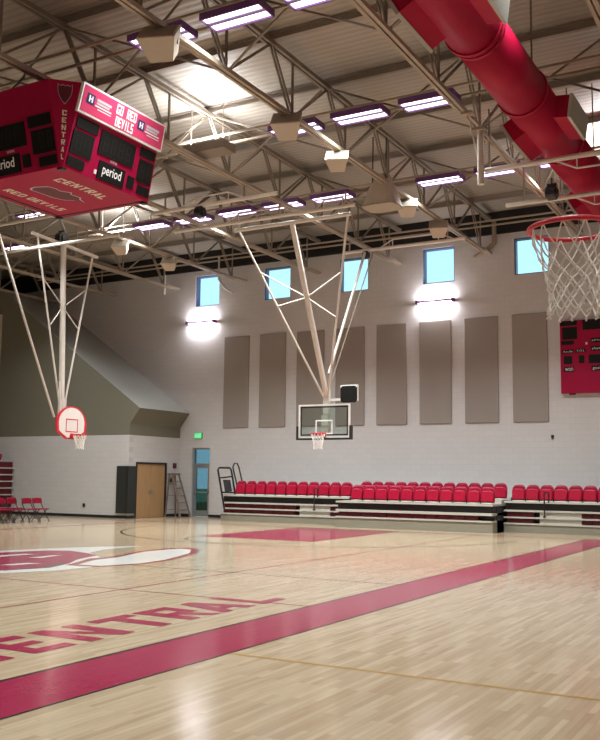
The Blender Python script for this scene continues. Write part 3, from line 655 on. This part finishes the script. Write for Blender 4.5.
def decal(name, F, n, quads, m, depth=.02, parent=r, base=.0):
    mb = MB()
    for (s0, s1, t0, t1) in quads:
        P = [F(s0, t0), F(s1, t0), F(s1, t1), F(s0, t1)]
        mb.prism([p + n * base for p in P], n * depth)
    return mb.build(name, m, parent)
def text_on(name, F, n, sh, m, off, parent=r):
    mb = MB(); mb.shape(sh, lambda x, y: F(x, 1 - y), n * off); return mb.build(name, m, parent)
period = font_text('period', .5, .72, .10, .28)
def flip(sh, y0): return sh
for (i, j), showtext in (((1, 2), True), ((7, 0), True), ((3, 4), False), ((5, 6), False)):
    F, n = face(i, j)
    if showtext and (i, j) == (1, 2):
        hd = decal('header_sign', F, n, [(-.01, 1.02, -.01, .335)], M['text'], .07)
        decal('header_fill', F, n, [(.005, 1.005, .012, .312)], M['redh'], .006, hd, .07)
        text_on('header_lettering', F, n, block_text('GO RED', .39, .64, .845, .965, .2), M['text'], .082, hd)
        text_on('header_lettering', F, n, block_text('DEVILS', .40, .62, .70, .82, .2), M['text'], .082, hd)
        for s0 in (.05, .665):
            decal('sponsor_mark', F, n, [(s0, s0 + .085, .085, .20)], M['navy'], .004, hd, .078)
            text_on('sponsor_letter', F, n, block_text('H', s0 + .02, s0 + .065, .82, .895), M['text'], .086, hd)
            decal('sponsor_line', F, n, [(s0 + .10, s0 + .29, .17 + .01, .185 + .01), (s0 + .13, s0 + .29, .215, .225)], M['text'], .003, hd, .078)
            decal('sponsor_text', F, n, [(s0 + .11, s0 + .28, .10, .13), (s0 + .11, s0 + .26, .14, .165)], M['sticker'], .003, hd, .078)
    top = .36
    boards = [(.03, .27, .37, .50), (.02, .25, .535, .81), (.02, .2, .85, .96), (.31, .73, .40, .68), (.79, .98, .37, .48), (.80, .98, .52, .80), (.83, .98, .84, .95), (.70, .78, .78, .93)]
    if (i, j) == (7, 0): boards = [(.73, .97, .37, .50), (.75, .98, .535, .81), (.80, .98, .85, .96), (.25, .69, .40, .68), (.02, .21, .37, .48), (.02, .20, .52, .80), (.02, .17, .84, .95), (.63, .71, .78, .93)]
    for q in boards: decal('display_panel', F, n, [q], M['disp'], .02)
    digs = []
    def seg(s0, s1, t0, t1):
        e = .015; tm = (t0 + t1) / 2
        return [(s0, s1, t0, t0 + e), (s0, s1, tm - e / 2, tm + e / 2), (s0, s1, t1 - e, t1), (s0, s0 + e, t0, t1), (s1 - e, s1, t0, t1)]
    dx = -.05 if (i, j) == (7, 0) else 0
    for k in range(4): digs += seg(.35 + dx + k * .09, .41 + dx + k * .09, .45, .63)
    for k in range(2): digs += seg(.055 + k * .09, .12 + k * .09, .58, .76); digs += seg(.83 + k * .08, .88 + k * .08, .57, .75)
    [decal('digit', F, n, digs[q:q + 5], M['digit'], .003, r, .02) for q in range(0, len(digs), 5)]
    pb = decal('period_box', F, n, [(.35 + 2 * dx, .66 + 1.2 * dx, .75, .97)], M['disp'], .025)
    text_on('period_lettering', F, n, font_text('period', .395 + 1.8 * dx, .615 + 1.4 * dx, .07, .22, .012), M['text'], .03, pb)
    text_on('maker_lettering', F, n, font_text('scores', .47, .55, .275, .305, .02), M['sticker'], .004)
    decal('signal_lamp', F, n, [(.315, .34, .88, .93)], M['text'], .02)
# chamfer with emblem and stacked word
def devil(cx, cy, w, h):
    p = [(0, -1), (-.45, -.66), (-.82, -.2), (-.95, .3), (-.9, .95), (-.62, .78), (-.3, .9), (0, .80), (.3, .9), (.62, .78), (.9, .95), (.95, .3), (.82, -.2), (.45, -.66)]
    return ([(cx + a * w, cy + b_ * h) for a, b_ in p], [tuple(range(len(p)))])
for (i, j) in ((0, 1), (6, 7), (2, 3)):
    F, n = face(i, j)
    text_on('emblem_outline', F, n, devil(.50, .845, .25, .12), M['sticker'], .004)
    text_on('emblem', F, n, devil(.50, .845, .235, .112), M['maroon'], .007)
    for k, ch in enumerate('CENTRAL'):
        y1 = .665 - k * .085; w = .10 + .004 * k
        gv, gf = glyph(ch)
        text_on('stacked_letter', F, n, ([(.52 + (a / 5 - .5) * 2 * w * (1 + k * .10), y1 - .07 + b_ / 7 * .062) for a, b_ in gv], gf), M['cream'], .006)
# underside lettering, read from below: x->+Y, y->+X
def UF(x, y): return V((SCX + y, SCY + x, ZB_))
dn = V((0, 0, -1))
def under(name, sh, m, off): mb = MB(); mb.shape(sh, lambda x, y: UF(x, y), dn * off); return mb.build(name, m, r)
under('underside_word', block_text('CENTRAL', -.80, .62, .62, .86, .3, .05), M['cream'], .008)
under('underside_word', block_text('RED', -.80, -.28, -.84, -.62, .3), M['cream'], .008)
under('underside_word', block_text('DEVILS', -.16, .84, -.84, -.62, .3), M['cream'], .008)
hd2 = [(-.75, -.1), (-.62, .22), (-.38, .28), (-.2, .24), (.05, .40), (.15, .28), (.5, .3), (.62, .18), (.85, .12), (.6, .0), (.45, -.22), (.1, -.33), (-.3, -.34), (-.6, -.36), (-.72, -.28)]
hd2 = [(a * .8 - .05, b_ * .85) for a, b_ in hd2]
under('underside_emblem_outline', (hd2, [tuple(range(len(hd2)))]), M['sticker'], .006)
under('underside_emblem', ([(a * .94, b_ * .9) for a, b_ in hd2], [tuple(range(len(hd2)))]), M['maroon'], .009)
for a, b_ in ((1.1, 1.1), (-1.1, 1.1), (1.1, -1.1), (-1.1, -1.1)):
    MB().tube([(SCX + a, SCY + b_, ZT_ - .02), (SCX + (.12 if abs(a) < 0 else a * .12), SCY + b_ * .9, ZB)], .015, 6).build('hanging_cable', M['black'], r)
MB().box(SCX - .9, SCX + .9, SCY - .8, SCY - .7, ZT_, ZT_ + .12).box(SCX - .9, SCX + .9, SCY + .7, SCY + .8, ZT_, ZT_ + .12).box(SCX - .2, SCX + .3, SCY - .9, SCY + .9, ZT_ + .12, ZT_ + .3).build('hoist_frame', M['black'], r)

# ------------------------------------------------------------------ far wall fittings
for k in range(8):
    x0 = -21.38 + 1.75 * k
    m = MB(); m.box(x0, x0 + 1.24, WY - .06, WY - .004, 3.68, 7.49)
    o = m.build('acoustic_panel', M['panel']); tag(o, '%s tall taupe acoustic panel from the left on the windowed wall' % ORD[k], 'acoustic panel', 'tall acoustic panels on the far wall')
    o.modifiers.new('soft_edge', 'BEVEL').width = .015
o = MB().box(-36, -31.05, LY - .06, LY - .004, 4.9, 8.7).build('bulkhead_panel', M['tan']); tag(o, 'tan wall panel on the grey bulkhead at the left edge', 'acoustic panel')
# wall lamps
for xc, lab in ((-22.55, 'glowing wall lamp below the leftmost clerestory window'), (-11.97, 'glowing wall lamp above the sixth acoustic panel')):
    r = root('wall_lamp', (xc, WY, 8.2), lab, 'wall lamp', 'wall lamps below the windows')
    MB().box(xc - .74, xc + .74, WY - .26, WY - .16, 8.18, 8.24).box(xc - .74, xc - .66, WY - .26, WY, 8.14, 8.27).box(xc + .66, xc + .74, WY - .26, WY, 8.14, 8.27).build('lamp_bar', M['walllamp'], r)
    MB().tube([(xc - .65, WY - .12, 8.25), (xc + .65, WY - .12, 8.25)], .02).tube([(xc - .65, WY - .12, 8.16), (xc + .65, WY - .12, 8.16)], .02).build('lamp_tube', M['glow'], r)
    for s in (1, -1):
        l = bpy.data.lights.new('wash_light', 'AREA'); l.shape = 'RECTANGLE'; l.size = 1.3; l.size_y = .12; l.energy = 42; l.color = (1, .97, 1)
        o = bpy.data.objects.new('wash_light', l); COL.objects.link(o); o.parent = r; o.location = (0, -.18, .09 * s)
        o.rotation_euler = (pi - .6 if s > 0 else .6, 0, 0)
# exit sign
r = root('exit_sign', (-22.6, WY - .1, 3.3), 'green illuminated exit sign above the glass door', 'exit sign')
MB().box(-22.80, -22.42, WY - .08, WY, 3.26, 3.50).build('sign_body', M['exitb'], r)
m = MB(); m.box(-22.78, -22.44, WY - .085, WY - .08, 3.28, 3.48); m.build('lit_panel', M['exit'], r)
m = MB(); sh = block_text('EXIT', -22.74, -22.48, 3.32, 3.44, .3); m.shape(sh, lambda x, y: (x, WY - .088, y), (0, 0, 0)); m.build('exit_lettering', M['text'], r)
# wall scoreboard
r = root('wall_scoreboard', (-5.9, WY, 4.62), 'red wall scoreboard behind the near hoop', 'scoreboard')
X0, X1, Z0, Zt = -7.42, -4.2, 4.62, 7.10
MB().box(X0, X1, WY - .2, WY, Z0, Zt).build('case', M['redb'], r)
def WF(s, t): return V((X0 + (X1 - X0) * s, WY - .2, Zt - (Zt - Z0) * t))
wn = V((0, -1, 0))
sxw = 1.3 / 3.22 / 38   # one photo pixel across
def wq(px0, px1, py0, py1): return ((px0 - 165) / 7.4 / 93.5, (px1 - 165) / 7.4 / 93.5, (py0 - 170) / 530., (py1 - 170) / 530.)
qs = [(167, 290, 172, 207), (182, 290, 218, 308), (175, 265, 318, 347), (190, 250, 430, 488), (297, 337, 430, 487), (330, 560, 170, 245), (367, 520, 428, 490)]
qs = [wq(*q) for q in qs]; mir = [(1 - b_, 1 - a, c, d_) for a, b_, c, d_ in qs]
for q in qs + mir: decal('display_panel', WF, wn, [q], M['disp'], .012, r)
for tx, (a, b_, c, d_) in (('fouls', (180, 262, 384, 410)), ('T.O.L', (275, 347, 382, 408)), ('period', (385, 470, 308, 342)), ('player', (385, 470, 368, 402)), ('won', (190, 262, 510, 546)), ('goals', (385, 470, 508, 546))):
    q = wq(a, b_, c, d_); p = decal('label_strip', WF, wn, [q], M['disp'], .012, r)
    w = q[1] - q[0]; text_on('label_lettering', WF, wn, font_text(tx, q[0] + w * .10, q[1] - w * .10, 1 - q[3] + .012, 1 - q[2] - .012, .0), M['text'], .014, p)
q = wq(348, 360, 338, 352); decal('signal_lamp', WF, wn, [q], M['text'], .02, r)
MB().box(X0 + .25, X0 + .45, WY - .12, WY - .02, Z0 - .05, Z0).build('cable_gland', M['darkred'], r)
# small wall items
def small(name, x0, x1, y0, y1, z0, z1, m, label, cat): 
    return tag(MB().box(x0, x1, y0, y1, z0, z1).build(name, m), label, cat)
small('wall_sensor', -7.83, -7.75, WY - .05, WY, 3.1, 3.22, M['black'], 'tiny dark sensor beside the last acoustic panel', 'sensor')
small('fire_strobe', LX, LX + .06, 30.85, 31.03, 2.0, 2.22, M['maroon'], 'small fire strobe on the wall above the stepladder', 'fire alarm')
small('light_switch', LX, LX + .05, 30.62, 30.76, 1.42, 1.58, M['black'], 'small dark control box beside the oak doors', 'switch')
small('power_outlet', -25.9, -25.78, LY - .03, LY, .40, .54, M['black'], 'dark power outlet low on the cream wall', 'outlet')
o = MB().tube([(-9.7, WY - .1, 11.0), (-9.7, WY - .1, 10.15), (-9.9, WY - .14, 9.98), (-10.4, WY - .3, 9.62)], .09, 10).build('drain_pipe', M['steel'], smooth=True); tag(o, 'bent beige roof drain pipe between the two right windows', 'pipe')
o = MB().tube([(-21.7, WY - .1, 11.0), (-21.7, WY - .1, 10.0), (-21.3, WY - .2, 9.55), (-20.85, WY - .3, 9.3)], .05, 10).build('drain_pipe', M['white'], smooth=True); tag(o, 'bent white pipe between the two leftmost windows', 'pipe')
o = MB().tube([(-24.6, WY - .08, 11.0), (-24.6, WY - .08, 9.6)], .05, 10).build('drain_pipe', M['white'], smooth=True); tag(o, 'short white pipe left of the leftmost window', 'pipe')
# corner pad
o = MB().box(-24.12, LX + .02, LY - .08, LY, .2, 2.05).box(LX, LX + .08, LY - .08, 28.40, .2, 2.05).build('wall_pad', M['blackpad']); tag(o, 'black padded mat wrapped round the wall corner by the oak doors', 'wall pad')

# ------------------------------------------------------------------ stepladder
r = root('stepladder', (-23.1, 30.75, 0), 'open aluminium stepladder in the corner beside the oak doors', 'stepladder')
lx0, lx1, tx0, tx1, ty, H = -23.5, -22.72, -23.46, -23.28, 30.55, 1.76
yy0, yy1 = 30.28, 30.98
for y, yt in ((yy0, 30.45), (yy1, 30.85)):
    MB().bar((lx1, y, 0), (tx1, yt, H), .075, .05).build('front_rail', M['ladder'], r)
    MB().bar((lx0, y + .02, 0), (tx0, yt, H - .05), .05, .05).build('rear_rail', M['ladder'], r)
for k in range(1, 6):
    f = k / 6.; x = lx1 + (tx1 - lx1) * f; a = yy0 + (30.45 - yy0) * f; b_ = yy1 + (30.85 - yy1) * f
    MB().box(x - .05, x + .04, a, b_, H * f - .018, H * f + .018).build('step', M['ladder'], r)
for k in (1, 3, 4.6):
    f = k / 6.; x = lx0 + (tx0 - lx0) * f; a = yy0 + (30.45 - yy0) * f; b_ = yy1 + (30.85 - yy1) * f
    MB().bar((x, a, H * f), (x, b_, H * f), .02, .02).build('rear_spreader', M['ladder'], r)
MB().box(-23.52, -23.2, 30.42, 30.88, H - .04, H + .03).build('top_cap', M['ladder'], r)

# ------------------------------------------------------------------ bleachers
def chair_shell(m, cx, y, z0, w, h, th, curve, lean, top=.35):
    nx, nz = 8, 8; F_, Bk = [], []
    for side, arr in ((0, F_), (1, Bk)):
        for jz in range(nz + 1):
            v = jz / nz
            for ix in range(nx + 1):
                u = ix / nx * 2 - 1; k = 1.
                if v > 1 - top: k = sqrt(max(0, 1 - ((v - (1 - top)) / top) ** 2 * .55))
                if v < .15: k *= .94 + .06 * v / .15
                zz = z0 + h * v - (abs(u) ** 3) * h * .05 * (v > .5)
                arr.append(V((cx + u * w / 2 * k, y + lean * v - curve * u * u + (th if side else 0), zz)))
    vs = F_ + Bk; n = (nx + 1) * (nz + 1); fs = []
    idx = lambda i, j, s: s * n + j * (nx + 1) + i
    for j in range(nz):
        for i in range(nx):
            fs.append((idx(i, j, 0), idx(i + 1, j, 0), idx(i + 1, j + 1, 0), idx(i, j + 1, 0))); fs.append((idx(i, j, 1), idx(i, j + 1, 1), idx(i + 1, j + 1, 1), idx(i + 1, j, 1)))
    for i in range(nx): fs.append((idx(i, 0, 0), idx(i, 0, 1), idx(i + 1, 0, 1), idx(i + 1, 0, 0))); fs.append((idx(i, nz, 0), idx(i + 1, nz, 0), idx(i + 1, nz, 1), idx(i, nz, 1)))
    for j in range(nz): fs.append((idx(0, j, 0), idx(0, j + 1, 0), idx(0, j + 1, 1), idx(0, j, 1))); fs.append((idx(nx, j, 0), idx(nx, j, 1), idx(nx, j + 1, 1), idx(nx, j + 1, 0)))
    return m.add(vs, fs)
def make_seat():
    r = root('bleacher_chair', (0, 0, 0), '', 'chair')
    chair_shell(MB(), 0, .06, .03, .455, .50, .03, .03, .08).build('backrest', M['redseat'], r, smooth=True)
    chair_shell(MB(), 0, -.03, .05, .40, .36, .05, .015, .05, .2).build('folded_seat', M['redseat2'], r, smooth=True)
    MB().box(-.20, .20, -.02, .12, 0, .03).build('base_rail', M['whitep'], r)
    MB().box(-.235, -.205, -.03, .10, 0, .12).build('bracket', M['black'], r)
    return r
seat0 = make_seat(); sused = [False]
def place_seat(x, y, z, label, group):
    o = seat0 if not sused[0] else copy_tree(seat0); sused[0] = True
    o.location = (x, y, z); o['label'] = label; o['group'] = group
def bleacher(name, x0, x1, yf, lv, label, aisle=None, rear=None, ends=()):
    """lv: list of (z0,z1,kind) bottom to top; kind skirt/tread/slot/band"""
    r = root('bleacher_bank', ((x0 + x1) / 2, yf, 0), label, 'bleachers', 'retracted bleacher banks')
    ztop = lv[-1][1]; y = yf; yb = WY - .05
    for i, (a, b_, kd) in enumerate(lv):
        if kd == 'skirt':
            MB().box(x0, x1, y + .03, yb, a, b_).build('skirt_panel', M['blskirt'], r)
        elif kd == 'tread':
            MB().box(x0, x1, y, yb, a, b_).build('tread', M['bltread'], r); y += .02
        elif kd == 'band':
            MB().box(x0 + .02, x1 - .02, y + .12, yb, a, b_).build('riser', M['black'], r)
        elif kd == 'slot':
            MB().box(x0 + .02, x1 - .02, y + .30, yb, a, b_).build('riser', M['blside'], r)
            n = int((x1 - x0 - .1) / .455)
            for k in range(n):
                xc = x0 + .05 + .455 * (k + .5)
                if aisle and aisle[0] < xc < aisle[1]: continue
                MB().box(xc - .215, xc + .215, y + .10, y + .28, a + .01, b_ - .012).box(xc - .17, xc + .17, y + .08, y + .10, a + .015, (a + b_) / 2 + .02).build('folded_seat', M['darkred'], r)
            if aisle: MB().box(aisle[0], aisle[1], y + .06, y + .29, a, b_ - .01).build('aisle_step', M['bltread'], r)
    for e in ends: MB().box(e - .04, e, yf + .5, yb, 0, ztop - .08).build('end_panel', M['blside'], r)
    return r
LV = [(0, .26, 'skirt'), (.26, .305, 'tread'), (.305, .455, 'slot'), (.455, .50, 'tread'), (.50, .665, 'slot'), (.665, .72, 'tread'), (.72, .94, 'band'), (.94, 1.0, 'tread')]
LVm = [(0, .33, 'skirt'), (.33, .38, 'tread'), (.38, .54, 'slot'), (.54, .62, 'tread'), (.62, .84, 'band'), (.84, .90, 'tread')]
LB = bleacher('left', -20.0, -14.55, 29.2, LV, 'retracted red bleacher bank next to the glass exit door', (-16.55, -15.3))
MBk = bleacher('mid', -14.5, -8.95, 28.15, LVm, 'forward red bleacher bank below the glass basket', None, ends=(-8.95,))
MB().box(-14.3, -9.0, 29.3, WY - .05, .9, 1.02).build('rear_deck', M['bltread'], MBk)
RB = bleacher('right', -8.90, -3.0, 29.2, LV, 'red bleacher bank at the right edge of the picture', (-7.75, -6.45))
n_ = 11
for k in range(11): place_seat(-19.27 + .452 * k, 29.45, 1.0, 'red tip-up chair, %s from the door end in the bank near the exit' % ORD[k], 'red chairs of the bank near the exit')
for k in range(12): place_seat(-14.05 + .446 * k, 29.62, 1.04, 'red tip-up chair, %s from the left in the back row of the forward bank' % ORD[k], 'back row chairs of the forward bank')
for k in range(11): place_seat(-13.78 + .462 * k, 28.35, .92, 'red tip-up chair, %s from the left in the front row of the forward bank' % ORD[k], 'front row chairs of the forward bank')
for k in range(11): place_seat(-8.49 + .455 * k, 29.5, 1.0, 'red tip-up chair, %s from the left in the rightmost bank' % ORD[k], 'red chairs of the rightmost bank')
# aisle handrails
for x, y, z, lab in ((-15.85, 29.1, .52, 'black looped handrail at the aisle of the bank near the exit'), (-7.55, 29.1, .52, 'black looped handrail at the aisle of the rightmost bank')):
    pts = [(x, y, z), (x, y, z + .72)] + [(x + .07 - .07 * cos(a), y, z + .72 + .07 * sin(a)) for a in (pi / 4, pi / 2, 3 * pi / 4)] + [(x + .14, y, z + .72), (x + .14, y, z + .45)]
    o = MB().tube(pts, .022, 8).box(x - .04, x + .04, y - .03, y + .03, z - .02, z + .03).build('aisle_handrail', M['black']); tag(o, lab, 'handrail', 'aisle handrails')
# guard rails at the exit end
r = root('guard_rail', (-19.9, 29.4, .5), 'leaning black guard rail with mesh panel at the bleacher end by the exit', 'guard rail')
def loop(pts, rr=.038): return MB().tube(pts, rr, 8)
gx = -20.0
P0 = [V((gx + .35, 28.95, .46)), V((gx - .02, 29.0, 1.95)), V((gx, 29.06, 2.02)), V((gx + .1, 29.62, 2.02)), V((gx + .14, 29.68, 1.95)), V((gx + .40, 29.6, 1.02))]
loop(P0).build('rail_frame', M['black'], r)
loop([P0[0].lerp(P0[1], .78), P0[5].lerp(P0[4], .72)], .028).build('cross_rail', M['black'], r)
loop([P0[0].lerp(P0[1], .42), P0[5].lerp(P0[4], .06)], .028).build('cross_rail', M['black'], r)
a, b_, c, d_ = [P0[0].lerp(P0[1], f) for f in (.42, .74)] + [P0[5].lerp(P0[4], f) for f in (.58, .12)]
q = [a.lerp(d_, .25), b_.lerp(c, .25), c.lerp(b_, .22), d_.lerp(a, .22)]
MB().prism(q, (.012, 0, 0)).build('mesh_panel', M['blside'], r)
r = root('guard_rail', (-19.5, 30.2, .9), 'tall narrow black guard loop standing behind the leaning rail', 'guard rail')
x = -19.75
loop([(x + .26, 29.7, 1.02), (x - .05, 29.7, 2.05), (x, 29.73, 2.2), (x + .08, 29.8, 2.2), (x + .13, 29.85, 2.05), (x + .44, 29.85, 1.02)], .03).build('rail_loop', M['black'], r)

# folded stack at the far left
r = root('bleacher_stack', (-31, 27.4, 0), 'tall folded bleacher stack behind the folding chairs', 'bleachers')
sx0, sx1, yf = -35.5, -29.85, 26.85
z = 0; 
for k in range(8):
    MB().box(sx0, sx1 - .1, yf + .15, LY - .03, k * .28, k * .28 + .23).build('riser', M['darkred'], r)
    MB().box(sx0, sx1 - (0.25 if k == 7 else 0), yf + .015 * k, LY - .03, k * .28 + .23, k * .28 + .28).build('tread', M['bltread'], r)
for k in range(4):
    o = copy_tree(seat0); o.location = (-30.12 - .5 * k, 27.2, 2.25); o.scale = (1, 1, .55); o['label'] = 'folded red chair on top of the bleacher stack, %s from its right end' % ORD[k]; o['group'] = 'chairs on the folded stack'
# folding chairs
def make_folding():
    r = root('folding_chair', (0, 0, 0), '', 'folding chair', 'red folding chairs by the side wall')
    m = MB(); w = .22
    # faces +X: backrest plane at x=-.18
    bk = chair_shell(MB(), 0, 0, .64, .45, .20, .022, .03, .03, .3); bk.v = [V((-.20 - p.y + .0, p.x, p.z)) for p in bk.v]; bk.build('backrest', M['redseat'], r, smooth=True)
    MB().box(-.19, .22, -.20, .20, .43, .465).build('seat', M['redseat'], r)
    for s in (-1, 1):
        MB().tube([(-.23, s * .205, .84), (-.19, s * .205, .62), (.24, s * .205, .0)], .017, 6).build('front_leg', M['black'], r)
        MB().tube([(.12, s * .18, .43), (-.25, s * .18, .0)], .017, 6).build('rear_leg', M['black'], r)
    MB().tube([(.14, -.205, .15), (.14, .205, .15)], .009, 6).tube([(-.16, -.18, .1), (-.16, .18, .1)], .009, 6).build('stretcher', M['black'], r)
    return r
fc = make_folding(); spots = [24.3, 23.8, 23.1, 22.6, 22.1, 21.6]
for k, y in enumerate(spots):
    o = fc if k == 0 else copy_tree(fc)
    o.location = (-24.5, y, 0); o.rotation_euler = (0, 0, 0); o['label'] = 'red folding chair, %s from the oak doors end of the row' % ORD[k]
for k, y in enumerate([24.0, 23.4, 22.8, 22.2]):
    o = copy_tree(fc); o.location = (-25.5, y, 0); o['label'] = 'red folding chair of the second row, %s from the oak doors end' % ORD[k]; o['group'] = 'second row of folding chairs'

# ================================================================== LIGHT / CAMERA
w = bpy.data.worlds.new('sky'); sc.world = w; w.use_nodes = True; nt = w.node_tree; bg = nt.nodes['Background']
bg.inputs[0].default_value = (.42, .78, .95, 1); bg.inputs[1].default_value = 1.5

h = 1.682; yaw, pitch, roll, f = .5158, .1178, .0116, 907.7
cam = bpy.data.cameras.new('camera'); co = bpy.data.objects.new('camera', cam); COL.objects.link(co)
r0 = V((cos(yaw), sin(yaw), 0)); fh = V((-sin(yaw), cos(yaw), 0)); z = V((0, 0, 1))
f0 = fh * cos(pitch) + z * sin(pitch); u0 = z * cos(pitch) - fh * sin(pitch)
rt = r0 * cos(roll) + u0 * sin(roll); up = u0 * cos(roll) - r0 * sin(roll)
mw = Matrix((rt, up, -f0)).transposed().to_4x4(); mw.translation = V((0, 0, h)); co.matrix_world = mw
cam.sensor_fit = 'HORIZONTAL'; cam.sensor_width = 36; cam.lens = f / 600 * 36; cam.clip_start = .05; cam.clip_end = 300
sc.camera = co
sc.view_settings.view_transform = 'Standard'; sc.view_settings.look = 'None'; sc.view_settings.gamma = 1; sc.view_settings.use_curve_mapping = False
sc.view_settings.exposure = 0.05
sc.cycles.use_denoising = True
sc.cycles.max_bounces = 8; sc.cycles.diffuse_bounces = 5; sc.cycles.sample_clamp_indirect = 6
